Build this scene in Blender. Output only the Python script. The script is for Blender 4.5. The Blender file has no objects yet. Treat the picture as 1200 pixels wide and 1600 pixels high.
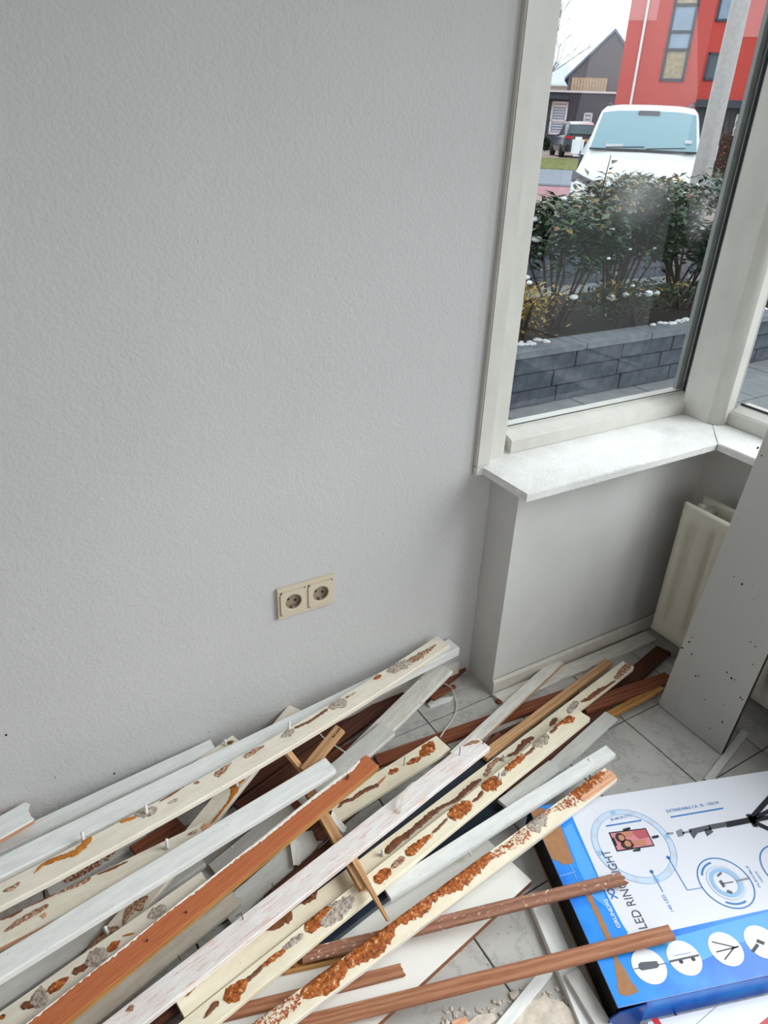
import bpy, bmesh, math, random
import numpy as np
from mathutils import Vector, Matrix, noise as mnoise

random.seed(7)
SC = bpy.context.scene
COL = SC.collection

# ------------------------------------------------------------------ camera
F_PX = 1102.05
CAM = np.array([0.0, -1.3, 1.4903])
RV = np.array([0.86092418, -0.50749721, 0.0354421])
UV = np.array([0.2184015, 0.43162137, 0.87521642])
FV = np.array([0.45946745, 0.74575437, -0.48243142])
cam_d = bpy.data.cameras.new('camera')
cam_d.sensor_fit = 'VERTICAL'
cam_d.sensor_height = 36.0
cam_d.lens = F_PX / 1600 * 36.0
cam_d.clip_start = 0.02
cam_d.clip_end = 400
cam = bpy.data.objects.new('camera', cam_d)
COL.objects.link(cam)
cam.matrix_world = Matrix(((RV[0], UV[0], -FV[0], CAM[0]), (RV[1], UV[1], -FV[1], CAM[1]),
                           (RV[2], UV[2], -FV[2], CAM[2]), (0, 0, 0, 1)))
SC.camera = cam

# ------------------------------------------------------------------ light
world = bpy.data.worlds.new('overcast_sky')
SC.world = world
world.use_nodes = True
wb = world.node_tree.nodes['Background']
wb.inputs[0].default_value = (0.93, 0.965, 1.0, 1)
wb.inputs[1].default_value = 1.5

def area_light(name, loc, target, sx, sy, power, color):
    l = bpy.data.lights.new(name, 'AREA')
    l.shape = 'RECTANGLE'; l.size = sx; l.size_y = sy; l.energy = power; l.color = color
    o = bpy.data.objects.new(name, l); COL.objects.link(o)
    o.location = loc
    o.rotation_euler = (Vector(target) - Vector(loc)).to_track_quat('-Z', 'Y').to_euler()
    return o
# fill light added at an unseen opening in the wall behind the camera
area_light('rear_fill_light', (0.1, -4.45, 1.45), (0.1, 0, 1.45), 3.0, 2.0, 7, (1.0, 0.985, 0.96))
# daylight through the street window of the right-hand wall
sw = area_light('street_window_daylight', (2.12, -1.55, 1.66), (0.05, -0.75, -0.1), 2.1, 1.4, 24.5, (0.97, 0.985, 1.0))
sw.data.spread = math.radians(90)

SC.view_settings.view_transform = 'Standard'
SC.view_settings.look = 'None'
SC.view_settings.exposure = 0.0
SC.view_settings.gamma = 1.0
SC.view_settings.use_curve_mapping = False
SC.cycles.use_denoising = True
SC.cycles.max_bounces = 10
SC.cycles.diffuse_bounces = 5
SC.cycles.transparent_max_bounces = 16

# ------------------------------------------------------------------ projection helpers
def ray(px, py):
    return RV * (px - 600) / F_PX - UV * (py - 800) / F_PX + FV
def on_z(px, py, z):
    q = ray(px, py); return CAM + q * ((z - CAM[2]) / q[2])
def on_y(px, py, y):
    q = ray(px, py); return CAM + q * ((y - CAM[1]) / q[1])
def on_x(px, py, x):
    q = ray(px, py); return CAM + q * ((x - CAM[0]) / q[0])
def at(px, py, D):
    q = ray(px, py); return CAM + q * (D / math.hypot(q[0], q[1]))
def on_plane(px, py, p0, n):
    q = ray(px, py); return CAM + q * (np.dot(np.asarray(p0) - CAM, n) / np.dot(q, n))

# ------------------------------------------------------------------ materials
def lin(c):
    out = []
    for v in c:
        v = v / 255.0
        out.append(v / 12.92 if v <= 0.04045 else ((v + 0.055) / 1.055) ** 2.4)
    return tuple(out) + (1.0,)
MATS = {}
class NT:
    def __init__(self, name):
        m = bpy.data.materials.new(name); m.use_nodes = True
        self.m = m; self.t = m.node_tree; self.n = self.t.nodes
        self.b = self.n['Principled BSDF']; self.out = self.n['Material Output']
        MATS[name] = m
    def node(self, ty, **kw):
        nd = self.n.new(ty)
        for k, v in kw.items():
            if k.startswith('i_'):
                nd.inputs[k[2:].replace('_', ' ')].default_value = v
            else:
                setattr(nd, k, v)
        return nd
    def link(self, a, b): self.t.links.new(a, b)
    def coord(self, scale=(1, 1, 1), kind='Object'):
        tc = self.node('ShaderNodeTexCoord'); mp = self.node('ShaderNodeMapping')
        mp.inputs['Scale'].default_value = scale
        self.link(tc.outputs[kind], mp.inputs[0]); return mp.outputs[0]
    def noise(self, co, scale=5, detail=4, rough=0.55):
        n = self.node('ShaderNodeTexNoise'); n.inputs['Scale'].default_value = scale
        n.inputs['Detail'].default_value = detail; n.inputs['Roughness'].default_value = rough
        self.link(co, n.inputs['Vector']); return n.outputs['Fac']
    def ramp(self, fac, stops):
        r = self.node('ShaderNodeValToRGB'); e = r.color_ramp.elements
        while len(e) < len(stops): e.new(0.5)
        for k, (p, c) in enumerate(stops):
            e[k].position = p; e[k].color = c if len(c) == 4 else tuple(c) + (1,)
        self.link(fac, r.inputs[0]); return r.outputs[0]
    def mix(self, fac, a, b, mode='MIX'):
        m = self.node('ShaderNodeMix', data_type='RGBA', blend_type=mode)
        for s, v in ((0, fac), (6, a), (7, b)):
            if hasattr(v, 'is_linked') or hasattr(v, 'links'): self.link(v, m.inputs[s])
            else: m.inputs[s].default_value = v
        return m.outputs[2]
    def bump(self, h, strength=0.2, dist=0.002):
        b = self.node('ShaderNodeBump'); b.inputs['Strength'].default_value = strength
        b.inputs['Distance'].default_value = dist
        self.link(h, b.inputs['Height']); self.link(b.outputs[0], self.b.inputs['Normal'])
    def fin(self, col=None, rough=0.5, spec=0.5, metal=0.0):
        if col is not None:
            if isinstance(col, tuple): self.b.inputs['Base Color'].default_value = col
            else: self.link(col, self.b.inputs['Base Color'])
        self.b.inputs['Roughness'].default_value = rough
        self.b.inputs['Metallic'].default_value = metal
        self.b.inputs['Specular IOR Level'].default_value = spec
        return self.m

def plain(name, rgb, rough=0.5, spec=0.5, metal=0.0, var=0.06, nscale=30, bump=0.0):
    t = NT(name); co = t.coord()
    c = lin(rgb); f = t.noise(co, nscale, 3)
    d = tuple(max(0, v * (1 - var)) for v in c[:3]) + (1,); l = tuple(min(1, v * (1 + var)) for v in c[:3]) + (1,)
    col = t.ramp(f, [(0.3, d), (0.7, l)])
    if bump: t.bump(f, bump, 0.001)
    return t.fin(col, rough, spec, metal)

# wall: rolled paint texture
t = NT('rolled_wall_paint'); co = t.coord()
base = t.ramp(t.noise(co, 1.6, 3), [(0.3, lin((195, 195, 195))), (0.7, lin((202, 202, 202)))])
n1 = t.noise(co, 135, 3, 0.55); n2 = t.noise(co, 45, 2)
ad = t.node('ShaderNodeMath', operation='ADD'); t.link(n1, ad.inputs[0]); t.link(n2, ad.inputs[1])
t.bump(ad.outputs[0], 0.30, 0.0045); t.fin(base, 0.7, 0.3)
plain('ceiling_paint', (206, 203, 197), 0.8, 0.2, var=0.02)
plain('bare_plaster', (150, 142, 132), 0.9, 0.2, var=0.12, nscale=6)
# smooth painted panel with dirt
t = NT('window_panel_paint'); co = t.coord()
base = t.ramp(t.noise(co, 6, 5), [(0.3, lin((208, 208, 205))), (0.75, lin((219, 219, 217)))])
t.bump(t.noise(co, 120, 2), 0.1, 0.001); t.fin(base, 0.45, 0.4)
t = NT('window_frame_paint'); co = t.coord((6, 6, 3))
base = t.ramp(t.noise(co, 3, 4), [(0.3, lin((204, 202, 195))), (0.7, lin((215, 213, 207)))])
t.bump(t.noise(co, 6, 3), 0.06, 0.001); t.fin(base, 0.32, 0.5)
plain('skirting_paint', (214, 209, 200), 0.55, 0.4, var=0.08, nscale=40, bump=0.1)
# sill stone
t = NT('sill_stone'); co = t.coord()
v = t.node('ShaderNodeTexVoronoi'); v.inputs['Scale'].default_value = 260; t.link(co, v.inputs['Vector'])
a = t.ramp(v.outputs['Color'], [(0.1, lin((232, 231, 229))), (0.6, lin((243, 243, 242))), (0.95, lin((250, 250, 250)))])
b = t.ramp(t.noise(co, 14, 5), [(0.4, lin((255, 255, 255))), (0.75, lin((240, 239, 237)))])
col = t.mix(1.0, a, b, 'MULTIPLY'); t.bump(t.noise(co, 300, 2), 0.05, 0.0005); t.fin(col, 0.22, 0.5)
# floor tiles
t = NT('floor_tile_glaze'); co = t.coord(kind='Object')
oi = t.node('ShaderNodeObjectInfo'); va = t.node('ShaderNodeVectorMath', operation='ADD')
t.link(co, va.inputs[0]); t.link(oi.outputs['Location'], va.inputs[1])
n1 = t.noise(va.outputs[0], 5.5, 7, 0.65)
vein = t.ramp(n1, [(0.40, lin((190, 188, 184))), (0.485, lin((186, 184, 180))), (0.505, lin((168, 166, 163))), (0.53, lin((186, 184, 180))), (0.7, lin((194, 192, 188)))])
dirt = t.ramp(t.noise(va.outputs[0], 55, 4, 0.7), [(0.60, (1, 1, 1, 1)), (0.72, lin((196, 186, 172)))])
speck = t.ramp(t.noise(va.outputs[0], 240, 1, 0.5), [(0.74, (1, 1, 1, 1)), (0.78, lin((110, 100, 92)))])
col = t.mix(1.0, t.mix(0.8, vein, dirt, 'MULTIPLY'), speck, 'MULTIPLY')
t.fin(col, 0.38, 0.45)
plain('grout', (92, 86, 80), 0.9, 0.2, var=0.2, nscale=80)
plain('socket_plastic', (208, 196, 174), 0.35, 0.5, var=0.02)
plain('socket_recess', (150, 136, 116), 0.4, 0.5, var=0.03)
plain('contact_dark', (32, 28, 26), 0.5, var=0.1)
plain('contact_metal', (200, 196, 186), 0.3, 0.5, 1.0)
plain('radiator_enamel', (216, 211, 196), 0.3, 0.5, var=0.02)
plain('pipe_white', (205, 203, 196), 0.35, 0.5, var=0.04)
plain('rubber_gasket', (30, 38, 52), 0.55, 0.4, var=0.05)
plain('outer_frame_grey', (150, 152, 152), 0.4, 0.5, var=0.06)
# laminate of the leaning panel
t = NT('leaning_panel_laminate'); co = t.coord()
m = t.ramp(t.noise(co, 60, 4, 0.75), [(0.665, lin((188, 188, 184))), (0.69, lin((92, 88, 84)))])
t.fin(m, 0.4, 0.4)
plain('chipboard_edge', (58, 46, 36), 0.9, 0.2, var=0.3, nscale=200)

def paint(name, rgb, rgb2, chip=None, chip_t=0.72, rough=0.5, stretch=(6, 30, 30), bump=0.14, cstretch=(20, 60, 60)):
    t = NT(name); co = t.coord(stretch); cf = t.coord()
    col = t.ramp(t.noise(co, 2.2, 5, 0.6), [(0.3, lin(rgb2)), (0.62, lin(rgb))])
    if chip:
        k = t.ramp(t.noise(t.coord(cstretch), 2.2, 5, 0.7), [(chip_t, (0, 0, 0, 1)), (chip_t + 0.02, (1, 1, 1, 1))])
        col = t.mix(k, col, lin(chip))
    dk = t.ramp(t.noise(cf, 190, 2, 0.5), [(0.72, (1, 1, 1, 1)), (0.76, lin((150, 140, 128)))])
    col = t.mix(1.0, col, dk, 'MULTIPLY')
    t.bump(t.noise(t.coord((8, 60, 60)), 3, 5, 0.7), bump, 0.0015)
    return t.fin(col, rough, 0.4)
paint('cream_paint', (246, 237, 214), (237, 225, 198))
paint('ivory_paint', (238, 231, 215), (226, 217, 200))
paint('white_paint', (238, 240, 238), (222, 224, 223))
paint('grey_white_paint', (212, 212, 208), (198, 197, 192))
paint('beige_paint', (206, 198, 184), (186, 176, 160), chip=(120, 76, 52), chip_t=0.66)
paint('pink_white_paint', (243, 241, 240), (232, 216, 210), chip=(230, 200, 190), chip_t=0.57, bump=0.7, cstretch=(7, 70, 70))
paint('worn_white_paint', (228, 227, 222), (206, 198, 186), chip=(150, 112, 84), chip_t=0.66, bump=0.4)

def wood(name, a, b, c, scale=3.0, rough=0.6, speck=None, bandmix=.6):
    t = NT(name); co = t.coord((2.2, 26, 26))
    w = t.node('ShaderNodeTexWave', wave_type='BANDS', bands_direction='Y')
    w.inputs['Scale'].default_value = 1.1; w.inputs['Distortion'].default_value = 7
    w.inputs['Detail'].default_value = 3; w.inputs['Detail Scale'].default_value = 1.2
    t.link(co, w.inputs['Vector'])
    fine = t.noise(t.coord((8, 240, 240)), scale, 4, 0.7)
    col = t.ramp(w.outputs['Fac'], [(0.15, lin(a)), (0.55, lin(b)), (0.9, lin(c))])
    col = t.mix(bandmix, col, t.ramp(fine, [(0.3, lin(a)), (0.7, lin(c))]), 'MIX')
    if speck:
        k = t.ramp(t.noise(t.coord((30, 60, 60)), 2.4, 4, 0.75), [(0.60, (0, 0, 0, 1)), (0.64, (1, 1, 1, 1))])
        col = t.mix(k, col, lin(speck))
    t.bump(fine, 0.15, 0.001)
    return t.fin(col, rough, 0.35)
wood('orange_bare_wood', (168, 90, 50), (192, 108, 66), (206, 124, 82), bandmix=.85)
wood('red_brown_wood', (92, 48, 30), (130, 72, 48), (150, 88, 60))
wood('dark_brown_wood', (56, 30, 22), (84, 46, 32), (104, 60, 42))
wood('slat_brown_wood', (134, 80, 54), (172, 114, 84), (192, 138, 106))
wood('smeared_brown_wood', (122, 78, 60), (156, 106, 84), (176, 128, 104), speck=(222, 208, 196))
wood('pale_wood', (178, 128, 84), (210, 164, 118), (226, 186, 142))
wood('ochre_wood', (150, 98, 44), (192, 140, 78), (210, 160, 100))
wood('pink_cut_wood', (206, 140, 104), (230, 172, 134), (240, 196, 164))
plain('navy_laminate', (34, 44, 58), 0.35, 0.5, var=0.15, nscale=20)
plain('white_laminate', (236, 234, 228), 0.28, 0.5, var=0.02, nscale=4)
plain('laminate_core_brown', (140, 92, 62), 0.8, 0.3, var=0.2, nscale=120)

def residue(name, cols, scale=130, bump=0.8, rough=0.5):
    t = NT(name); co = t.coord()
    n = t.noise(co, scale, 4, 0.75)
    col = t.ramp(n, [(p, lin(c)) for p, c in cols])
    t.bump(t.noise(co, scale * 1.4, 4, 0.7), bump, 0.0025)
    return t.fin(col, rough, 0.5)
residue('amber_glue', [(0.34, (92, 42, 8)), (0.44, (146, 70, 12)), (0.54, (184, 96, 22)), (0.60, (202, 122, 46)), (0.64, (236, 212, 178))])
residue('amber_glue_smooth', [(0.3, (150, 84, 22)), (0.6, (206, 132, 48))], 40, 0.2, 0.25)
residue('brown_glue', [(0.30, (86, 48, 26)), (0.55, (128, 76, 44)), (0.75, (150, 98, 66))], 90, 0.4)
residue('mottled_glue', [(0.40, (140, 62, 16)), (0.49, (190, 102, 34)), (0.52, (236, 224, 202)), (0.7, (240, 230, 210))], 160)
residue('red_mottled_glue', [(0.40, (110, 44, 20)), (0.50, (150, 66, 34)), (0.54, (206, 190, 170)), (0.7, (212, 200, 182))], 190)
residue('plaster_residue', [(0.36, (118, 100, 88)), (0.47, (176, 160, 146)), (0.6, (208, 198, 186)), (0.72, (222, 214, 204))], 170, 1.0, 0.9)
residue('torn_brown', [(0.35, (120, 72, 48)), (0.5, (166, 120, 92)), (0.6, (206, 184, 160)), (0.7, (220, 206, 186))], 190, 0.8, 0.8)
residue('white_paint_edge', [(0.3, (214, 206, 194)), (0.6, (240, 238, 232))], 120, 0.5, 0.6)
plain('wall_plug_plastic', (226, 226, 222), 0.4, 0.5, var=0.04)
plain('nail_steel', (92, 84, 78), 0.45, 0.5, 0.8, var=0.2)
plain('chain_white', (228, 224, 216), 0.3, 0.5, var=0.03)
plain('plaster_debris', (208, 198, 184), 0.95, 0.2, var=0.2, nscale=60, bump=0.5)
# box
t = NT('box_white_gloss'); t.fin(lin((222, 224, 234)), 0.24, 0.5)
t = NT('box_blue_gloss'); co = t.coord()
c = t.ramp(t.noise(co, 9, 3), [(0.42, lin((14, 112, 220))), (0.58, lin((44, 142, 236)))]); t.bump(t.noise(co, 22, 3), 0.05, 0.003); t.fin(c, 0.25, 0.5)
plain('box_dark_blue', (8, 72, 158), 0.3, 0.5, var=0.06, nscale=8)
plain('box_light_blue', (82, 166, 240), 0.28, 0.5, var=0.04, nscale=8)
t = NT('corrugated_black'); co = t.coord()
w = t.node('ShaderNodeTexWave', wave_type='BANDS', bands_direction='Y'); w.inputs['Scale'].default_value = 60
t.link(co, w.inputs['Vector']); t.bump(w.outputs['Fac'], 0.8, 0.003)
t.fin(t.ramp(w.outputs['Fac'], [(0.2, lin((14, 12, 12))), (0.8, lin((44, 38, 36)))]), 0.7, 0.3)
plain('kraft_card', (166, 122, 88), 0.85, 0.2, var=0.1, nscale=70, bump=0.2)
for nm, c in dict(ink_blue=(58, 132, 208), ink_navy=(24, 72, 140), ink_grey=(92, 94, 104), ink_pale=(208, 226, 248), ink_mid=(158, 200, 242),
                  ink_dark=(36, 38, 46), ink_white=(244, 246, 250), ink_pink=(222, 142, 152), ink_skin=(206, 140, 112), ink_hair=(66, 44, 44),
                  ink_red=(206, 32, 52), ink_rose=(196, 96, 110), ink_midgrey=(142, 146, 156), ink_lightgrey=(214, 216, 226)).items():
    tt = NT(nm); tt.fin(lin(tuple(v * .94 for v in c)), 0.3, 0.4)
# outdoors
plain('planter_stone', (92, 98, 108), 0.85, 0.3, var=0.3, nscale=14, bump=0.4)
plain('coping_stone', (128, 134, 142), 0.8, 0.3, var=0.16, nscale=20)
plain('paving_slab', (142, 146, 150), 0.75, 0.35, var=0.14, nscale=9)
plain('soil', (46, 42, 38), 0.95, 0.2, var=0.4, nscale=30)
plain('snow', (246, 249, 253), 0.7, 0.3, var=0.01)
plain('driveway_brick', (168, 152, 146), 0.9, 0.3, var=0.2, nscale=6)
plain('road_asphalt', (146, 156, 170), 0.85, 0.3, var=0.08, nscale=3)
plain('cycle_path_red', (182, 140, 148), 0.85, 0.3, var=0.08, nscale=3)
plain('verge_grass', (128, 136, 84), 0.95, 0.2, var=0.35, nscale=4)
plain('bark', (74, 62, 54), 0.9, 0.2, var=0.3, nscale=40)
def leafmat(name, a, b, c):
    t = NT(name); g = t.node('ShaderNodeNewGeometry')
    col = t.ramp(g.outputs['Random Per Island'], [(0.0, lin(a)), (0.6, lin(b)), (1.0, lin(c))])
    return t.fin(col, 0.3, 0.5)
leafmat('laurel_leaf', (24, 46, 28), (44, 76, 46), (98, 124, 84))
leafmat('young_leaf', (120, 84, 40), (168, 134, 70), (192, 170, 98))
leafmat('gold_leaf', (150, 120, 40), (184, 154, 66), (206, 196, 128))
leafmat('red_hedge_leaf', (120, 52, 44), (156, 84, 72), (188, 128, 116))
plain('van_white_paint', (236, 240, 244), 0.2, 0.6, var=0.01)
plain('car_dark_paint', (44, 56, 72), 0.2, 0.6, var=0.04)
plain('tyre_rubber', (28, 28, 30), 0.8, 0.3, var=0.1)
t = NT('windscreen_glass'); t.fin(lin((128, 166, 180)), 0.08, 0.8)
plain('lamp_housing', (108, 106, 116), 0.25, 0.6, var=0.05)
plain('black_trim', (34, 36, 42), 0.45, 0.5, var=0.1)
plain('tail_lamp_red', (206, 40, 52), 0.3, 0.5, var=0.04)
plain('number_plate_amber', (226, 170, 90), 0.4, 0.4, var=0.03)
plain('lamp_post_steel', (176, 172, 172), 0.45, 0.5, 0.25, var=0.1, nscale=30)
plain('red_render', (202, 78, 72), 0.85, 0.25, var=0.06, nscale=1.2)
plain('reflection_pink', (218, 132, 132), 0.85, 0.25, var=0.05, nscale=1.2)  # colour of the painted window reflections over the red facade
plain('dark_brick', (86, 86, 98), 0.9, 0.25, var=0.14, nscale=5)
plain('gable_brick', (116, 112, 118), 0.9, 0.25, var=0.08, nscale=4)
plain('cladding_wood', (204, 178, 152), 0.8, 0.25, var=0.15, nscale=6)
plain('snowy_roof', (214, 222, 232), 0.8, 0.3, var=0.1, nscale=3)
plain('roof_tile_grey', (126, 136, 152), 0.8, 0.3, var=0.2, nscale=4)
plain('upvc_white', (236, 238, 242), 0.4, 0.4, var=0.02)
plain('dark_window_frame', (62, 66, 80), 0.4, 0.4, var=0.05)
plain('window_pane_blue', (140, 162, 188), 0.12, 0.6, var=0.15, nscale=1.5)
plain('window_pane_dark', (70, 82, 96), 0.12, 0.6, var=0.1, nscale=1.5)
plain('curtain_beige', (176, 160, 136), 0.9, 0.2, var=0.2, nscale=7)
plain('house_cream', (226, 214, 206), 0.8, 0.3, var=0.04, nscale=2)
# window glass
t = NT('window_glass')
t.n.remove(t.b)
tr = t.node('ShaderNodeBsdfTransparent'); tr.inputs[0].default_value = (0.96, 0.985, 0.98, 1)
gl = t.node('ShaderNodeBsdfGlossy'); gl.inputs['Roughness'].default_value = 0.01
fr = t.node('ShaderNodeFresnel'); fr.inputs['IOR'].default_value = 1.36
mx = t.node('ShaderNodeMixShader')
gg = t.node('ShaderNodeNewGeometry'); sb = t.node('ShaderNodeMath', operation='SUBTRACT'); sb.inputs[0].default_value = 1.0; t.link(gg.outputs['Backfacing'], sb.inputs[1])
ml = t.node('ShaderNodeMath', operation='MULTIPLY'); t.link(fr.outputs[0], ml.inputs[0]); t.link(sb.outputs[0], ml.inputs[1])
t.link(ml.outputs[0], mx.inputs[0]); t.link(tr.outputs[0], mx.inputs[1]); t.link(gl.outputs[0], mx.inputs[2])
t.link(mx.outputs[0], t.out.inputs['Surface'])
# soft pale smear laid over the pane
t = NT('pane_smear'); co = t.coord(); 
t.n.remove(t.b)
tr = t.node('ShaderNodeBsdfTransparent'); df = t.node('ShaderNodeBsdfDiffuse'); df.inputs[0].default_value = (0.8, 0.84, 0.86, 1)
mx = t.node('ShaderNodeMixShader')
gr = t.node('ShaderNodeTexGradient', gradient_type='SPHERICAL'); t.link(co, gr.inputs[0])
mu = t.node('ShaderNodeMath', operation='MULTIPLY'); t.link(gr.outputs['Fac'], mu.inputs[0]); t.link(t.noise(co, 2.2, 4), mu.inputs[1])
mu2 = t.node('ShaderNodeMath', operation='MULTIPLY'); t.link(mu.outputs[0], mu2.inputs[0]); mu2.inputs[1].default_value = 0.5
t.link(mu2.outputs[0], mx.inputs[0]); t.link(tr.outputs[0], mx.inputs[1]); t.link(df.outputs[0], mx.inputs[2])
t.link(mx.outputs[0], t.out.inputs['Surface'])

# ------------------------------------------------------------------ object helpers
def obj(name, me, mat=None, parent=None, smooth=False):
    if isinstance(me, bmesh.types.BMesh):
        m2 = bpy.data.meshes.new(name); bmesh.ops.recalc_face_normals(me, faces=me.faces); me.to_mesh(m2); me.free(); me = m2
    o = bpy.data.objects.new(name, me); COL.objects.link(o)
    if mat is not None:
        for mm in (mat if isinstance(mat, (list, tuple)) else [mat]):
            me.materials.append(MATS[mm])
    if parent is not None: o.parent = parent
    if smooth:
        for p in me.polygons: p.use_smooth = True
    return o
def tag(o, label, cat, group=None):
    o['label'] = label; o['category'] = cat
    if group: o['group'] = group
    return o
def struct(o, label=None):
    o['kind'] = 'structure'
    if label: o['label'] = label
    return o
def empty(name, loc=(0, 0, 0), rz=0):
    o = bpy.data.objects.new(name, None); COL.objects.link(o); o.location = loc; o.rotation_euler = (0, 0, rz)
    o.empty_display_size = 0.05
    return o
def bm_box(bm, x0, x1, y0, y1, z0, z1, bevel=0.0):
    r = bmesh.ops.create_cube(bm, size=1.0)
    for v in r['verts']:
        v.co = Vector(((x0 + x1) / 2 + v.co.x * (x1 - x0), (y0 + y1) / 2 + v.co.y * (y1 - y0), (z0 + z1) / 2 + v.co.z * (z1 - z0)))
    if bevel:
        es = list({e for v in r['verts'] for e in v.link_edges})
        bmesh.ops.bevel(bm, geom=es, offset=bevel, segments=2, affect='EDGES')
    return bm
def box(name, x0, x1, y0, y1, z0, z1, mat, parent=None, bevel=0.0):
    bm = bmesh.new(); bm_box(bm, x0, x1, y0, y1, z0, z1, bevel); return obj(name, bm, mat, parent)
def bm_tube(bm, pts, rads, seg=8, cap=True):
    rings = []
    pts = [Vector(p) for p in pts]
    if not hasattr(rads, '__len__'): rads = [rads] * len(pts)
    for i, p in enumerate(pts):
        d = (pts[min(i + 1, len(pts) - 1)] - pts[max(i - 1, 0)]).normalized()
        a = d.orthogonal().normalized(); b = d.cross(a)
        if i and rings:
            a0 = (rings[-1][0].co - pts[i - 1]); a0 = (a0 - d * a0.dot(d))
            if a0.length > 1e-6: a = a0.normalized(); b = d.cross(a)
        rings.append([bm.verts.new(p + (a * math.cos(2 * math.pi * k / seg) + b * math.sin(2 * math.pi * k / seg)) * rads[i]) for k in range(seg)])
    for A, B in zip(rings, rings[1:]):
        for k in range(seg):
            bm.faces.new((A[k], A[(k + 1) % seg], B[(k + 1) % seg], B[k]))
    if cap: bm.faces.new(rings[0][::-1]); bm.faces.new(rings[-1])
    return bm
def bm_prism(bm, pts, z0, z1):
    lo = [bm.verts.new((p[0], p[1], z0)) for p in pts]; hi = [bm.verts.new((p[0], p[1], z1)) for p in pts]
    bm.faces.new(lo[::-1]); bm.faces.new(hi)
    n = len(pts)
    for i in range(n): bm.faces.new((lo[i], lo[(i + 1) % n], hi[(i + 1) % n], hi[i]))
    return bm
def extrude_profile(name, prof, axis, a0, a1, mat, parent=None):
    """prof: list of 2D points; axis 'x': prof is (y,z); axis 'y': prof is (x,z); axis 'z': (x,y)"""
    bm = bmesh.new(); f = {'x': lambda p, a: (a, p[0], p[1]), 'y': lambda p, a: (p[0], a, p[1]), 'z': lambda p, a: (p[0], p[1], a)}[axis]
    A = [bm.verts.new(f(p, a0)) for p in prof]; B = [bm.verts.new(f(p, a1)) for p in prof]
    n = len(prof); bm.faces.new(A); bm.faces.new(B[::-1])
    for i in range(n): bm.faces.new((A[i], A[(i + 1) % n], B[(i + 1) % n], B[i]))
    return obj(name, bm, mat, parent)

# ------------------------------------------------------------------ room shell
XL, XR, YB, ZC = -2.4, 1.875, -4.3, 2.6
fl = struct(box('floor', XL - 0.2, XR + 0.2, YB - 0.2, 0.2, -0.12, -0.0045, 'grout'), 'pale grey marbled ceramic tile floor with dark joints')
# tiles: one object each where the picture shows them
TX, TY = 0.2535, 0.2655
tile_me = bpy.data.meshes.new('tile')
bm = bmesh.new(); bm_box(bm, -TX / 2 + 0.0018, TX / 2 - 0.0018, -TY / 2 + 0.0018, TY / 2 - 0.0018, -0.008, 0.0, 0.0009); bm.to_mesh(tile_me); bm.free()
tile_me.materials.append(MATS['floor_tile_glaze'])
rest = bmesh.new()
x = 0.901 - 14 * TX
while x < XR:
    y = -0.125 + TY
    while y > YB:
        cx, cy = x + TX / 2, y - TY / 2
        if -0.75 < cx < XR + 0.1 and cy > -1.4 and cy < 0.1:
            if cy + TY / 2 > 0:   # cut row at the wall
                if -0.125 < 0:
                    o = obj('tile', tile_me, None, fl); o.location = (cx, -0.0625 + 0.0009, 0); o.scale = (1, 0.125 / TY, 1)
            else:
                o = obj('tile', tile_me, None, fl); o.location = (cx, cy, 0)
                o.rotation_euler = (random.uniform(-.0015, .0015), random.uniform(-.0015, .0015), 0)
        elif cy < 0 and cx - TX / 2 > XL and cy - TY / 2 > YB:
            bm_box(rest, cx - TX / 2 + .002, cx + TX / 2 - .002, cy - TY / 2 + .002, cy + TY / 2 - .002, -0.008, 0)
        y -= TY
    x += TX
o = obj('tile_field', rest, 'floor_tile_glaze', fl); o['kind'] = 'stuff'

struct(box('wall_far', XL - 0.2, 1.0655, 0.0, 0.24, 0, ZC, 'rolled_wall_paint'), 'light grey rolled plaster wall with the double socket')
struct(box('wall_left', XL - 0.2, XL, YB, 0.0, 0, ZC, 'bare_plaster'))
struct(box('ceiling', XL - 0.2, XR + 0.4, YB - 0.2, 0.24, ZC, ZC + 0.15, 'ceiling_paint'))
# back wall behind the camera, with an opening added for light, x -1.5..1.7, z .35..2.45
wb_ = empty('wall_back'); struct(wb_)
box('wall_piece', XL - 0.2, -1.5, YB - 0.2, YB, 0, ZC, 'bare_plaster', wb_)
box('wall_piece', 1.7, XR + 0.2, YB - 0.2, YB, 0, ZC, 'bare_plaster', wb_)
box('wall_piece', -1.5, 1.7, YB - 0.2, YB, 0, 0.35, 'bare_plaster', wb_)
box('wall_piece', -1.5, 1.7, YB - 0.2, YB, 2.45, ZC, 'bare_plaster', wb_)
# parapet of the far window (proud of the wall) and of the right-hand window
PY = -0.113
struct(box('wall_under_window', 1.135, XR + 0.25, PY, 0.02, 0, 0.70, 'window_panel_paint'), 'smooth white panel below the far window sill')
o = box('pier_strip', 1.0657, 1.1345, 0.0, 0.02, 0, 0.70, 'rolled_wall_paint', bpy.data.objects['wall_under_window'])
o = extrude_profile('skirting', [(PY - 0.004, 0.0), (PY - 0.012, 0.0), (PY - 0.012, 0.045), (PY - 0.008, 0.052), (PY - 0.004, 0.052)], 'x', 1.131, XR - 0.01, 'skirting_paint')
struct(o); o.name = 'baseboard_window'; o['label'] = 'grimy low skirting along the panel below the window'
wr = struct(box('wall_right', XR, XR + 0.2, YB, PY, 0, 0.70, 'window_panel_paint'))
box('wall_piece', XR, XR + 0.2, YB, -2.7, 0.70, ZC, 'rolled_wall_paint', wr)
box('wall_piece', XR, XR + 0.2, -2.7, -0.0, 2.4, ZC, 'rolled_wall_paint', wr)
box('wall_piece', 1.09, XR + 0.2, -0.02, 0.24, 2.4, ZC, 'rolled_wall_paint', wr)
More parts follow.
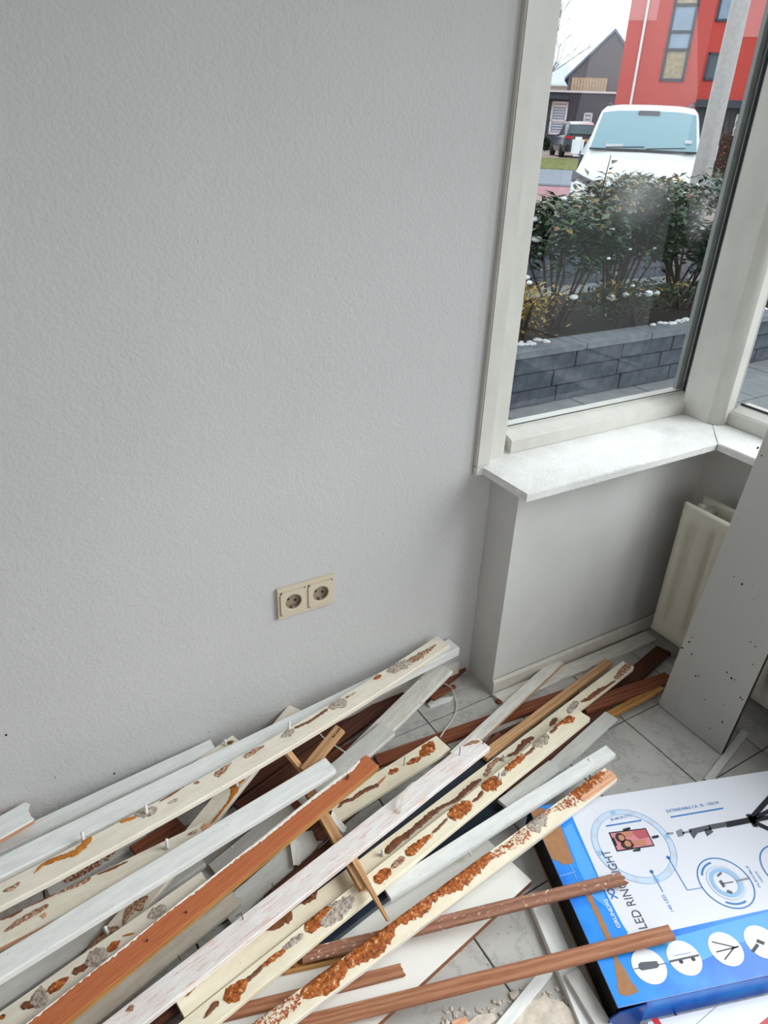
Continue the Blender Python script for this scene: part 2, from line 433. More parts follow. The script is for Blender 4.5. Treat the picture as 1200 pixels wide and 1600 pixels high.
# skirting still fixed along the far wall
o = extrude_profile('baseboard_far', [(-0.0005, 0.0), (-0.012, 0.0), (-0.012, 0.052), (-0.009, 0.058), (-0.0005, 0.060)], 'x', XL, 1.086, 'skirting_paint')
struct(o, 'dirty white skirting fixed at the foot of the far wall')

for px, py, r_ in ((10, 1149, .0035), (179, 1209, .0035), (86, 1215, .0018), (327, 1144, .0016), (700, 850, .0016)):
    p_ = on_y(px, py, -.0012); bm = bmesh.new(); bm_tube(bm, [(p_[0], .001, p_[2]), (p_[0] + .001, -.0006, p_[2])], [r_, r_ * .6], 7); o = obj('scuff', bm, 'contact_dark', bpy.data.objects['wall_far'])
# ------------------------------------------------------------------ far window (window_1) and corner post
SILL = 0.72
w1 = empty('window_1'); struct(w1, 'tall fixed window with white painted frame facing the street')
box('jamb', 1.066, 1.111, -0.015, 0.10, SILL + .0005, 2.4, 'window_frame_paint', w1, 0.003)
extrude_profile('glazing_bead', [(1.1115, 0.008), (1.176, 0.012), (1.180, 0.016), (1.205, 0.062), (1.205, 0.09), (1.1115, 0.09)], 'z', SILL, 2.4, 'window_frame_paint', w1)
extrude_profile('bottom_rail', [(0.018, SILL + 0.001), (0.018, 0.756), (0.023, 0.760), (0.064, 0.772), (0.064, 0.778), (0.10, 0.778), (0.10, SILL + .001)], 'x', 1.2055, 1.955, 'window_frame_paint', w1)
box('gasket', 1.2055, 1.945, 0.0645, 0.068, 0.772, 0.7795, 'rubber_gasket', w1)
box('glass_pane', 1.2055, 1.948, 0.068, 0.074, 0.775, 2.36, 'window_glass', w1)
box('gasket', 1.9445, 1.950, 0.062, 0.068, 0.775, 2.36, 'rubber_gasket', w1)
box('outer_stile', 1.928, 1.99, 0.080, 0.092, 0.74, 2.4, 'outer_frame_grey', w1)
box('outer_rail', 1.10, 1.99, 0.080, 0.12, 0.70, 0.764, 'outer_frame_grey', w1)
box('glazing_bead', 1.951, 2.035, 0.030, 0.079, SILL, 2.4, 'window_frame_paint', w1, 0.002)
box('top_rail', 1.2055, 1.95, 0.018, 0.10, 2.36, 2.4, 'window_frame_paint', w1)
for k, (px, py) in enumerate(((1146, 330), (1116, 410), (1092, 505))):
    p = on_y(px + 0, py, 0.0795)
# corner post
bm = bmesh.new()
pr = []
for cx, cy, a0 in ((1.938, -0.072, 180), (1.972, -0.072, 270)):
    for k in range(6):
        a = math.radians(a0 + 18 * k); pr.append((cx + 0.032 * math.cos(a), cy + 0.032 * math.sin(a)))
pr += [(2.004, 0.028), (1.906, 0.028)]
bm_prism(bm, pr, SILL + 0.0005, 2.4)
post = obj('corner_post', bm, 'window_frame_paint', w1)
for p in post.data.polygons: p.use_smooth = abs(p.normal.z) < 0.5 and p.area < 0.05
# sills
def sill_profile_mesh(pts): 
    bm = bmesh.new(); bm_prism(bm, pts, SILL - 0.021, SILL)
    es = [e for e in bm.edges if all(v.co.z > SILL - 0.001 for v in e.verts)]
    bmesh.ops.bevel(bm, geom=es, offset=0.0025, segments=2, affect='EDGES')
    return bm
struct(obj('trim_1', sill_profile_mesh([(1.068, 0.03), (1.068, -0.016), (1.0865, -0.021), (1.0865, -0.191), (1.797, -0.191), (1.905, -0.092), (2.02, 0.03)]), 'sill_stone'), 'white speckled composite sill of the far window')
struct(obj('trim_2', sill_profile_mesh([(1.7985, -0.1925), (1.7985, -2.7), (2.03, -2.7), (2.03, 0.02), (1.9065, -0.0935)]), 'sill_stone'), 'white speckled composite sill above the radiator')
# right-hand window
w2 = empty('window_2'); struct(w2, 'right-hand window of the corner with white painted rail')
extrude_profile('bottom_rail', [(1.955, SILL + .001), (1.955, 0.758), (1.962, 0.764), (1.998, 0.776), (2.04, 0.776), (2.04, SILL + .001)], 'y', -2.65, -0.1045, 'window_frame_paint', w2)
box('gasket', 1.998, 2.004, -2.6, -0.105, 0.772, 0.781, 'rubber_gasket', w2)
box('glass_pane', 2.004, 2.010, -2.62, -0.105, 0.777, 2.36, 'window_glass', w2)
box('jamb', 1.955, 2.04, -2.7, -2.65, SILL, 2.4, 'window_frame_paint', w2)
box('top_rail', 1.955, 2.04, -2.65, -0.1045, 2.36, 2.4, 'window_frame_paint', w2)
# a vertical bead on the jamb joint, smear on the glass
p = on_y(1000, 300, 0.0665)
bm = bmesh.new(); bmesh.ops.create_grid(bm, x_segments=1, y_segments=1, size=1.0)
for v in bm.verts: v.co = Vector((v.co.x, 0, v.co.y))
sm = obj('pale_smear', bm, 'pane_smear', w1); sm.location = p; sm.scale = (0.13, 1, 0.10)
p = on_y(1100, 330, 0.0665)
sm2 = obj('pale_smear', sm.data, None, w1); sm2.location = p; sm2.scale = (0.085, 1, 0.09)

# ------------------------------------------------------------------ double wall socket
so = empty('wall_socket', (0.584, 0.0, 0.4705)); tag(so, 'cream double power socket on the plain grey wall', 'socket')
bm = bmesh.new()
for a in ((-0.0765, 0.0765, 0.0325, 0.0435), (-0.0765, 0.0765, -0.0435, -0.0325), (-0.0765, -0.069, -0.0326, 0.0326), (0.069, 0.0765, -0.0326, 0.0326), (-0.004, 0.004, -0.0326, 0.0326)):
    bm_box(bm, a[0], a[1], -0.009, -0.0002, a[2], a[3], 0.0012)
obj('frame', bm, 'socket_plastic', so)
for sx in (-0.0365, 0.0365):
    bm = bmesh.new()
    # insert plate with round recess
    N = 32; R = 0.0205; half = 0.033
    yf, yr = -0.0125, 0.0015
    outer = []
    for k in range(N):
        a = 2 * math.pi * (k + .5) / N; c, s = math.cos(a), math.sin(a); m = half / max(abs(c), abs(s)); outer.append((c * m, s * m))
    vo = [bm.verts.new((sx + p[0], yf, p[1])) for p in outer]
    vb = [bm.verts.new((sx + p[0] * 1.004, -0.0086, p[1] * 1.004)) for p in outer]
    vi = [bm.verts.new((sx + R * 1.06 * math.cos(2 * math.pi * (k + .5) / N), yf, R * 1.06 * math.sin(2 * math.pi * (k + .5) / N))) for k in range(N)]
    vi2 = [bm.verts.new((sx + R * math.cos(2 * math.pi * (k + .5) / N), yf + .0015, R * math.sin(2 * math.pi * (k + .5) / N))) for k in range(N)]
    for k in range(N):
        j = (k + 1) % N
        bm.faces.new((vo[k], vo[j], vi[j], vi[k])); bm.faces.new((vb[k], vb[j], vo[j], vo[k])); bm.faces.new((vi[k], vi[j], vi2[j], vi2[k]))
    ins = obj('socket_insert', bm, 'socket_plastic', so)
    bm = bmesh.new()
    a_ = [bm.verts.new((sx + R * math.cos(2 * math.pi * (k + .5) / N), yf + .0015, R * math.sin(2 * math.pi * (k + .5) / N))) for k in range(N)]
    b_ = [bm.verts.new((sx + R * .97 * math.cos(2 * math.pi * (k + .5) / N), -0.0006, R * .97 * math.sin(2 * math.pi * (k + .5) / N))) for k in range(N)]
    for k in range(N): bm.faces.new((a_[k], a_[(k + 1) % N], b_[(k + 1) % N], b_[k]))
    bm.faces.new(b_)
    rc = obj('recess', bm, 'socket_recess', ins)
    for hx, hz in ((-0.0092, 0.004), (0.0092, -0.004)):
        bm = bmesh.new(); bm_tube(bm, [(sx + hx, -0.0007, hz), (sx + hx, -0.0014, hz)], 0.0034, 12); obj('pin_hole', bm, 'contact_dark', ins)
    for hz in (-0.0165, 0.0165):
        box('earth_clip', sx - 0.0028, sx + 0.0028, -0.0105, -0.0012, hz - 0.0016, hz + 0.0016, 'contact_metal', ins)

# ------------------------------------------------------------------ radiator under the right-hand window
rd = empty('radiator', (1.70, -0.2, 0.0)); tag(rd, 'cream enamelled double-panel radiator under the right-hand window sill', 'radiator')
def rad_panel(x0, x1, name):
    bm = bmesh.new()
    L = 1.25
    ys = [0.0]; prof = []
    # front skin with vertical pressed flutes, as a height profile along y
    n = int(L / 0.0125)
    zs = [0.095, 0.103, 0.135, 0.165, 0.49, 0.52, 0.547, 0.555]
    fx = lambda u: 0.0085 * min(1, max(0, 1.6 * math.cos(2 * math.pi * (u - 0.045) / 0.0667) - .5))
    grid = []
    for i in range(n + 1):
        u = L * i / n
        col = []
        for z in zs:
            dep = 1.7 * fx(u) if 0.14 < z < 0.50 else 0.0
            edge = 0.006 if (z in (zs[0], zs[-1]) or i in (0, n)) else 0
            col.append(bm.verts.new((x0 - 1.70 + dep * 1.2 + edge, -u, z)))
        grid.append(col)
    for i in range(n):
        for j in range(len(zs) - 1):
            bm.faces.new((grid[i][j], grid[i][j + 1], grid[i + 1][j + 1], grid[i + 1][j]))
    back = [[bm.verts.new((x1 - 1.70, -u, z)) for z in (zs[0], zs[-1])] for u in (0, L)]
    top = [grid[i][-1] for i in range(n + 1)]; bot = [grid[i][0] for i in range(n + 1)]
    bm.faces.new(top + [back[1][1], back[0][1]]); bm.faces.new(bot[::-1] + [back[0][0], back[1][0]])
    bm.faces.new(grid[0][::-1] + [back[0][0], back[0][1]][::1]); bm.faces.new(grid[n] + [back[1][1], back[1][0]])
    bm.faces.new((back[0][0], back[0][1], back[1][1], back[1][0]))
    return obj(name, bm, 'radiator_enamel', rd, True)
rad_panel(1.70, 1.716, 'front_panel'); rad_panel(1.785, 1.801, 'rear_panel')
for pnl in [o for o in rd.children]:
    for p in pnl.data.polygons: p.use_smooth = p.area < 0.02 and abs(p.normal.x) > .3
for x0, x1 in ((0.017, 0.084),):
    for y in (-0.045, -0.62):
        bm = bmesh.new(); bm_tube(bm, [(x0, y, 0.528), (x1, y, 0.528)], 0.013, 12); obj('connector_pipe', bm, 'pipe_white', rd, True)
        bm = bmesh.new(); bm_tube(bm, [(x0, y, 0.12), (x1, y, 0.12)], 0.013, 12); obj('connector_pipe', bm, 'pipe_white', rd, True)
bm = bmesh.new(); bm_tube(bm, [(0.045, -0.03, 0.528), (0.045, -0.03, 0.545), (0.045, -0.03, 0.552)], [0.012, 0.012, 0.008], 12); obj('bleed_valve', bm, 'pipe_white', rd, True)
box('wall_bracket', 0.102, 0.174, -0.13, -0.09, 0.40, 0.55, 'radiator_enamel', rd)
bm = bmesh.new(); bm_tube(bm, [(0.05, -0.10, 0.0), (0.05, -0.10, 0.11)], 0.011, 12); bm_tube(bm, [(0.05, -0.10, 0.0), (0.05, -0.10, 0.016)], [0.018, 0.015], 14)
obj('supply_pipe', bm, 'pipe_white', rd, True)

# ------------------------------------------------------------------ leaning panel
lean = empty('leaning_panel', (1.544, -0.503, 0.0)); tag(lean, 'grey laminated panel leaning upright in front of the radiator', 'panel')
lean.rotation_euler = (0, math.atan(0.131), 0.0)
bm = bmesh.new(); bm_box(bm, 0.0, 0.0016, -0.108, 0.108, 0.003, 2.28); obj('laminate_face', bm, 'leaning_panel_laminate', lean)
bm = bmesh.new(); bm_box(bm, 0.0017, 0.016, -0.1078, 0.1078, 0.0035, 2.28); obj('core', bm, 'chipboard_edge', lean)

ln = np.array([1, 0, -0.131]) / math.hypot(1, 0.131); lth = math.atan(0.131)
for px, py, r_ in ((1077, 1003, .003), (1082, 996, .002), (1066, 1012, .003), (1087, 1056, .003), (1092, 1056, .002), (1136, 1050, .0025), (1143, 1060, .0035), (1148, 1062, .002), (1157, 1090, .0025), (1160, 1093, .002), (1081, 1022, .0025),
                   (1173, 1003, .002), (1180, 1010, .002), (1176, 1038, .002), (1159, 913, .003), (1147, 901, .0015), (1101, 1093, .002), (1129, 1128, .003), (1109, 1138, .002), (1184, 700, .003), (1190, 712, .002)):
    P = on_plane(px, py, (1.544, -0.503, 0.0), ln) - np.array([1.544, -0.503, 0.0])
    lz = P[0] * math.sin(lth) + P[2] * math.cos(lth); ly = P[1]
    bm = bmesh.new(); R_ = random.Random(px); n_ = 7
    f = bm.faces.new([bm.verts.new((-0.0004, ly + r_ * R_.uniform(.5, 1.3) * math.cos(6.283 * k / n_), lz + 1.4 * r_ * R_.uniform(.4, 1.2) * math.sin(6.283 * k / n_))) for k in range(n_)])
    e_x = bmesh.ops.extrude_face_region(bm, geom=[f]); bmesh.ops.translate(bm, vec=(0.0008, 0, 0), verts=[v for v in e_x['geom'] if isinstance(v, bmesh.types.BMVert)])
    obj('chip_mark', bm, 'chipboard_edge', lean)

# ================================================================== pile of stripped boards
GX0, GX1, GY0, GY1, GC = -1.3, 2.0, -1.6, 0.02, 0.004
HN = np.zeros((int((GX1 - GX0) / GC), int((GY1 - GY0) / GC)))
def g_idx(x, y):
    return np.clip(((x - GX0) / GC).astype(int), 0, HN.shape[0] - 1), np.clip(((y - GY0) / GC).astype(int), 0, HN.shape[1] - 1)

def raster_poly(pts, ztop):
    pts = np.asarray(pts); x0, y0 = pts.min(0); x1, y1 = pts.max(0)
    xs = np.arange(x0, x1, GC); ys = np.arange(y0, y1, GC); X, Y = np.meshgrid(xs, ys, indexing='ij')
    ins = np.zeros(X.shape, bool); n = len(pts); j = n - 1
    for i in range(n):
        xi, yi = pts[i]; xj, yj = pts[j]
        c = ((yi > Y) != (yj > Y)) & (X < (xj - xi) * (Y - yi) / ((yj - yi) + 1e-12) + xi); ins ^= c; j = i
    I, J = g_idx(X[ins], Y[ins]); HN[I, J] = np.maximum(HN[I, J], ztop)

DBG = False
class Board:
    pass
BOARDS = {}
def nz(a, b=0.0, c=0.0): return mnoise.noise((a, b, c))

def board(key, name, label, mat, u0, l0, u1, l1, th=0.012, ext0=0.0, ext1=0.0, zmin0=0.0, zmin1=0.0, bend=0.0,
          torn0=0.0, torn1=0.0, taper=0.0, rag=0.0, cham=0.0025, cat='board', group=None, side_mat=None, seed=None, wmul=1.0, shrink=0.80, zmax=0.17):
    """u/l: pixels of the far / near edge of the top face at end 0 and end 1. Stacked onto what lies below."""
    m0 = ((u0[0] + l0[0]) / 2, (u0[1] + l0[1]) / 2); m1 = ((u1[0] + l1[0]) / 2, (u1[1] + l1[1]) / 2)
    zt0, zt1 = max(th, zmin0 + 0), max(th, zmin1)
    for it in range(24):
        A = on_z(*m0, zt0); B = on_z(*m1, zt1)
        hz = (B - A) * np.array([1, 1, 0]); Lh = np.linalg.norm(hz); e = hz / Lh; w = np.array([-e[1], e[0], 0.0])
        def wid(u, l, zt):
            return abs(np.dot(on_z(*l, zt) - on_z(*u, zt), w))
        W = 0.5 * (wid(u0, l0, zt0) + wid(u1, l1, zt1)) * wmul
        sl = (zt1 - zt0) / Lh
        s0, s1 = -ext0, Lh + ext1
        n = max(12, int((s1 - s0) / GC)); S = np.linspace(s0, s1, n); Wg = np.linspace(-W * shrink / 2, W * shrink / 2, max(3, int(W / GC) + 1))
        SS, WW = np.meshgrid(S, Wg, indexing='ij')
        T = SS / Lh; off = bend * 4 * T * (1 - T)
        PX = A[0] + e[0] * SS + w[0] * (WW + off); PY_ = A[1] + e[1] * SS + w[1] * (WW + off)
        I, J = g_idx(PX, PY_); h = HN[I, J].max(1)
        h = h.copy()
        h[0] = max(h[0], (zmin0 - th) if zmin0 else 0); h[-1] = max(h[-1], (zmin1 - th) if zmin1 else 0)
        # supporting line: edge of the upper hull that spans the middle
        hull = []
        for i in range(n):
            while len(hull) >= 2 and (h[hull[-1]] - h[hull[-2]]) * (i - hull[-2]) <= (h[i] - h[hull[-2]]) * (hull[-1] - hull[-2]): hull.pop()
            hull.append(i)
        mid = n / 2
        for a, b in zip(hull, hull[1:]):
            if a <= mid <= b: break
        k = (h[b] - h[a]) / (S[b] - S[a])
        zb = lambda s: h[a] + k * (s - S[a])
        q0, q1 = min(zb(0) + th + 0.0006, max(zmax, zmin0)), min(zb(Lh) + th + 0.0006, max(zmax, zmin1))
        zt0, zt1 = zt0 + 0.4 * (q0 - zt0), zt1 + 0.4 * (q1 - zt1)
    if DBG: print('BOARD', key, 'z', round(zt0, 3), round(zt1, 3), 'W', round(W, 3), 'L', round(Lh, 3), 'sup', round(S[a], 3), round(S[b], 3))
    A = on_z(*m0, zt0); B = on_z(*m1, zt1)
    hz = (B - A) * np.array([1, 1, 0]); Lh = np.linalg.norm(hz); e = hz / Lh; w = np.array([-e[1], e[0], 0.0])
    ex = (B - A) / np.linalg.norm(B - A); nrm = np.cross(ex, w); L = np.linalg.norm(B - A)
    # raster
    S = np.linspace(-ext0, Lh + ext1, max(12, int((Lh + ext0 + ext1) / GC * 1.6)))
    Wg = np.linspace(-W / 2, W / 2, max(3, int(W / GC * 1.6) + 1)); SS, WW = np.meshgrid(S, Wg, indexing='ij'); T = SS / Lh; off = bend * 4 * T * (1 - T)
    PX = A[0] + e[0] * SS + w[0] * (WW + off); PY_ = A[1] + e[1] * SS + w[1] * (WW + off); ZZ = A[2] + SS * (B[2] - A[2]) / Lh
    I, J = g_idx(PX, PY_); np.maximum.at(HN, (I, J), ZZ)
    b = Board(); b.A, b.ex, b.w, b.n, b.L, b.W, b.th, b.bend = A, ex, w, nrm, L, W, th, bend
    b.mid = A + ex * L / 2
    sd = seed if seed is not None else (abs(hash(key)) % 1000 if False else sum(ord(ch) * (i + 3) for i, ch in enumerate(key)) % 997)
    b.sd = sd
    # mesh, local x along, y across, z up (top at 0)
    x0, x1 = -L / 2 - ext0, L / 2 + ext1
    nx = max(8, int((x1 - x0) / 0.022)); ny = 7
    bm = bmesh.new(); rings = []
    ws = [-1, -0.93, -0.5, 0, 0.5, 0.93, 1]
    for i in range(nx + 1):
        f = i / nx; x = x0 + (x1 - x0) * f; tt = (x + L / 2) / L; o_ = bend * 4 * tt * (1 - tt)
        wh = W / 2 * (1 - taper * f) * (1 + 0.02 * nz(x * 9 + sd))
        warp = 0.0014 * nz(x * 5 + sd, 3.3)
        ring = []
        for kk, wv in enumerate(ws):
            y = wv * wh + o_
            if wv == 1 and rag: y += rag * (nz(x * 60 + sd, 1.7) + 0.6 * nz(x * 170 + sd, 4.1))
            xx = x
            j = nz(wv * 3.1 + sd, 7.7) + 0.6 * nz(wv * 9 + sd, 2.2)
            if i == 0 and torn0: xx += torn0 * j
            if i == nx and torn1: xx += torn1 * j
            z = -cham if abs(wv) == 1 else 0.0006 * nz(x * 14 + sd, wv * 2)
            ring.append(bm.verts.new((xx, y, z + warp)))
        for kk, wv in enumerate(reversed(ws)):
            y = wv * wh + o_
            xx = x
            if i == 0 and torn0: xx += torn0 * (0.4 + nz(wv * 4.1 + sd, 5.7))
            if i == nx and torn1: xx += torn1 * (-0.2 + nz(wv * 4.1 + sd, 5.7))
            ring.append(bm.verts.new((xx, y, -th + warp)))
        rings.append(ring)
    R = len(rings[0])
    for Aq, Bq in zip(rings, rings[1:]):
        for k in range(R):
            fc = bm.faces.new((Aq[k], Bq[k], Bq[(k + 1) % R], Aq[(k + 1) % R]))
            if side_mat is not None and k >= 6: fc.material_index = 1
    f1 = bm.faces.new(rings[0]); f2 = bm.faces.new(rings[-1][::-1])
    if side_mat is not None: f1.material_index = f2.material_index = 1
    root = obj(name, bm, [mat] + ([side_mat] if side_mat else []))
    root.matrix_world = Matrix(((ex[0], w[0], nrm[0], b.mid[0]), (ex[1], w[1], nrm[1], b.mid[1]), (ex[2], w[2], nrm[2], b.mid[2]), (0, 0, 0, 1)))
    tag(root, label, cat, group)
    b.o = root; BOARDS[key] = b
    return b
def loc(b, px, py):
    P = on_plane(px, py, b.A, b.n); d = P - b.mid
    return float(np.dot(d, b.ex)), float(np.dot(d, b.w))
def patch(b, mat, pts, name='glue_residue', rag=0.5, hgt=0.0016, lift=0.0008, clampw=True):
    """ragged raised residue following a pixel stroke (px, py, half width px) on the top face"""
    st = []
    for px, py, hw in pts:
        x, y = loc(b, px, py)
        P = on_plane(px, py, b.A, b.n); dist = np.linalg.norm(P - CAM)
        st.append((x, y, hw * dist / F_PX * 1.0))
    # resample
    out = []
    for (xa, ya, ha), (xb, yb, hb) in zip(st, st[1:]):
        n = max(2, int(math.hypot(xb - xa, yb - ya) / 0.004))
        for i in range(n):
            f = i / n; g = f * f * (3 - 2 * f); out.append((xa + (xb - xa) * f, ya + (yb - ya) * f, ha + (hb - ha) * g))
    out.append(st[-1])
    bm = bmesh.new(); rings = []; sd = len(b.o.children) * 3.7 + b.sd
    for i, (x, y, h) in enumerate(out):
        a = out[max(0, i - 1)]; c = out[min(len(out) - 1, i + 1)]
        dx, dy = c[0] - a[0], c[1] - a[1]; l = math.hypot(dx, dy) or 1; nx_, ny_ = -dy / l, dx / l
        hl = h * (1 + rag * (nz(i * 0.55 + sd, 1) + 0.7 * nz(i * 1.7 + sd, 2))); hr = h * (1 + rag * (nz(i * 0.55 + sd, 8) + 0.7 * nz(i * 1.7 + sd, 9)))
        if i in (0, len(out) - 1): hl *= 0.35; hr *= 0.35
        ring = []
        for k, (wv, zz) in enumerate(((-1, 0), (-0.62, 0.8), (0, 1), (0.62, 0.8), (1, 0))):
            q = wv * (hl if wv < 0 else hr)
            X, Y = x + nx_ * q, y + ny_ * q
            tt = (X + b.L / 2) / b.L; o_ = b.bend * 4 * tt * (1 - tt)
            lim = b.W / 2 * 0.94
            if clampw: Y = min(max(Y, o_ - lim), o_ + lim)
            z = lift + (hgt * zz * (0.6 + 0.8 * abs(nz(i * .9 + sd, k * 2.2))) if zz else -0.0004)
            ring.append(bm.verts.new((X, Y, z + 0.0014 * nz(X * 5 + b.sd, 3.3))))
        rings.append(ring)
    for A_, B_ in zip(rings, rings[1:]):
        for k in range(4): bm.faces.new((A_[k], A_[k + 1], B_[k + 1], B_[k]))
    for f in bm.faces:
        if f.normal.z < 0: f.normal_flip()
    o = obj(name, bm, mat, b.o, True)
    return o
def plug(b, px, py, h=0.017, tilt=(0.1, 0.05), r=0.0036):
    x, y = loc(b, px, py)
    h *= 1.35; bm = bmesh.new(); d = Vector((tilt[0], tilt[1], 1)).normalized(); p = Vector((x, y, 0.0))
    bm_tube(bm, [p, p + d * h * .3, p + d * h * .35, p + d * h * .9, p + d * h], [r * 1.15, r * 1.1, r * .9, r * 1.0, r * .7], 10)
    o = obj('wall_plug', bm, 'wall_plug_plastic', b.o, True); return o
def nail(b, px, py, h=0.028, tilt=(0.05, 0.05), hook=0.0, r=0.0011):
    x, y = loc(b, px, py)
    d = Vector((tilt[0], tilt[1], 1)).normalized(); p = Vector((x, y, -0.001)); pts = [p, p + d * h]
    if hook: pts += [p + d * h * 1.02 + Vector((-hook, 0, 0.001))]
    bm = bmesh.new(); bm_tube(bm, pts, [r] * len(pts), 6); return obj('nail', bm, 'nail_steel', b.o)
def screw(b, px, py, r=0.0042):
    x, y = loc(b, px, py); bm = bmesh.new()
    bm_tube(bm, [(x, y, -0.0005), (x, y, 0.0008), (x, y, 0.0018)], [r, r, r * .6], 12); return obj('screw_cap', bm, 'wall_plug_plastic', b.o, True)

# ---- flat panels lying under the pile
def slab(name, label, cat, px_pts, z0, th, mat, edge=None, world=None):
    pts = world if world is not None else [tuple(on_z(px, py, z0 + th)[:2]) for px, py in px_pts]
    c = np.mean(np.array(pts), 0)
    bm = bmesh.new(); bm_prism(bm, [(p[0] - c[0], p[1] - c[1]) for p in pts], 0, th)
    bmesh.ops.recalc_face_normals(bm, faces=bm.faces)
    if edge:
        for f in bm.faces:
            if abs(f.normal.z) < .5: f.material_index = 1
    o = obj(name, bm, [mat] + ([edge] if edge else [])); o.location = (c[0], c[1], z0); tag(o, label, cat)
    raster_poly(np.array(pts), z0 + th)
    return o, pts
# white laminated panel under the nearest boards
P0 = on_z(590, 1600, 0.018)[:2]; P1_ = on_z(831, 1376, 0.018)[:2]
e_ = (P1_ - P0) / np.linalg.norm(P1_ - P0); n_ = np.array([-e_[1], e_[0]])
wl, _ = slab('laminate_panel', 'glossy white laminated panel with brown core edge under the nearest boards', 'panel', None, 0.0, 0.018, 'white_laminate', 'laminate_core_brown',
     world=[tuple(P0 - e_ * 0.25), tuple(P1_), tuple(P1_ + n_ * 0.27), tuple(P0 - e_ * 0.25 + n_ * 0.27)])
# navy panel under the middle of the pile
def nv(px, py): return np.array(on_z(px, py, 0.036)[:2])
e1 = nv(816, 1238); e2 = nv(752, 1160); d_ = (nv(560, 1437) - e1); d_ /= np.linalg.norm(d_)
bl, _ = slab('navy_panel', 'dark navy laminated plank buried below the cream boards', 'panel', None, 0.0185, 0.016, 'navy_laminate', None,
     world=[tuple(e1), tuple(e2), tuple(e2 + d_ * 0.62), tuple(e1 + d_ * 0.62)])
HN_keep = HN.copy()

# ---- ring light box
BZ = 0.07
bA = np.array([0.918, -0.523]); bex = np.array([0.945, -0.326]); bex /= np.linalg.norm(bex); bey = np.array([bex[1], -bex[0]])
BW, BL = 0.443, 0.86
def bw(a, b): return bA + bex * a + bey * b
bx_ = empty('lamp_box', (bA[0], bA[1], 0.0), math.atan2(bex[1], bex[0]))
tag(bx_, 'blue and white ring light carton lying on the tiles by the panel', 'box')
def bl_(px, py, z=BZ):
    d = np.array(on_z(px, py, z)[:2]) - bA; return float(d @ bex), float(-(d @ bey))     # local x, local y
lid = box('lid_panel', 0, BL, -BW, 0, BZ - 0.003, BZ, ['box_white_gloss', 'box_dark_blue'], bx_, 0.0005)
for p in lid.data.polygons: p.material_index = 0 if p.normal.z > .9 else 1
box('front_panel', 0.06, BL, -BW - 0.0005, -BW + 0.0025, 0.0, BZ - 0.0031, 'box_blue_gloss', bx_)
box('back_panel', 0.0, BL, -0.003, -0.0005, 0.0, BZ - 0.0031, 'box_dark_blue', bx_)
box('base_panel', 0.0, BL, -BW + 0.003, -0.004, 0.0005, 0.003, 'kraft_card', bx_)
box('inner_tray', 0.002, BL - .01, -BW + 0.004, -0.006, 0.0035, BZ - 0.0035, 'corrugated_black', bx_)
# torn front corner flap
bm = bmesh.new(); pts = [(-0.012, 0.0), (0.059, 0.0), (0.059, BZ - 0.004), (0.004, BZ - 0.013), (-0.012, BZ - 0.03)]
A_ = [bm.verts.new((p[0], -BW - 0.004, p[1])) for p in pts]; B_ = [bm.verts.new((p[0], -BW - 0.001, p[1])) for p in pts]
bm.faces.new(A_); bm.faces.new(B_[::-1])
for i in range(5): bm.faces.new((A_[i], A_[(i + 1) % 5], B_[(i + 1) % 5], B_[i]))
obj('corner_flap', bm, 'box_dark_blue', bx_)
LAY = [0]
def decal(name, pts, mat, lvl=1, parent=None, rag=0.0):
    """flat print on the lid: polygon in pixels"""
    bm = bmesh.new(); vs = []
    P = [bl_(*p) for p in pts]
    if rag:
        Q = []
        for (xa, ya), (xb, yb) in zip(P, P[1:] + P[:1]):
            n = max(1, int(math.hypot(xb - xa, yb - ya) / 0.005))
            for i in range(n):
                f = i / n; j = rag * nz(xa * 90 + i * 2.1, ya * 70); Q.append((xa + (xb - xa) * f + j, ya + (yb - ya) * f + j * .6))
        P = Q
    z = BZ + 0.00025 * lvl
    f = bm.faces.new([bm.verts.new((min(max(p[0], 0.0005), BL), min(max(p[1], -BW + 0.0005), -0.0005), z)) for p in P])
    if f.normal.z < 0: f.normal_flip()
    f.normal_update()
    bmesh.ops.triangulate(bm, faces=bm.faces)
    m2 = bpy.data.meshes.new(name); bm.to_mesh(m2); bm.free()
    for p in m2.polygons:
        pass
    return obj(name, m2, mat, parent or bx_)
def line_pts(a, b, w):
    a = np.array(a, float); b = np.array(b, float); d = b - a; d /= np.linalg.norm(d); n = np.array([-d[1], d[0]]) * w / 2
    return [tuple(a + n), tuple(b + n), tuple(b - n), tuple(a - n)]
def pline(a, b, w, mat, lvl=2, name='print_line'): return decal(name, line_pts(a, b, w), mat, lvl)
def ring_decal(name, c, r0, r1, mat, lvl=1, a0=0, a1=360, n=48):
    cx, cy = c; z = BZ + 0.00025 * lvl
    bm = bmesh.new()
    full = abs(a1 - a0) >= 360
    k = n if full else n + 1
    I = []; O = []
    for i in range(k):
        a = math.radians(a0 + (a1 - a0) * i / n)
        O.append(bm.verts.new((cx + r1 * math.cos(a), cy + r1 * math.sin(a), z)))
        if r0 > 0: I.append(bm.verts.new((cx + r0 * math.cos(a), cy + r0 * math.sin(a), z)))
    if r0 > 0:
        for i in range(k if full else k - 1):
            j = (i + 1) % k; bm.faces.new((O[i], O[j], I[j], I[i]))
    else: bm.faces.new(O)
    for f in bm.faces:
        f.normal_update()
        if f.normal.z < 0: f.normal_flip()
    m2 = bpy.data.meshes.new(name); bm.to_mesh(m2); bm.free()
    return obj(name, m2, mat, bx_)
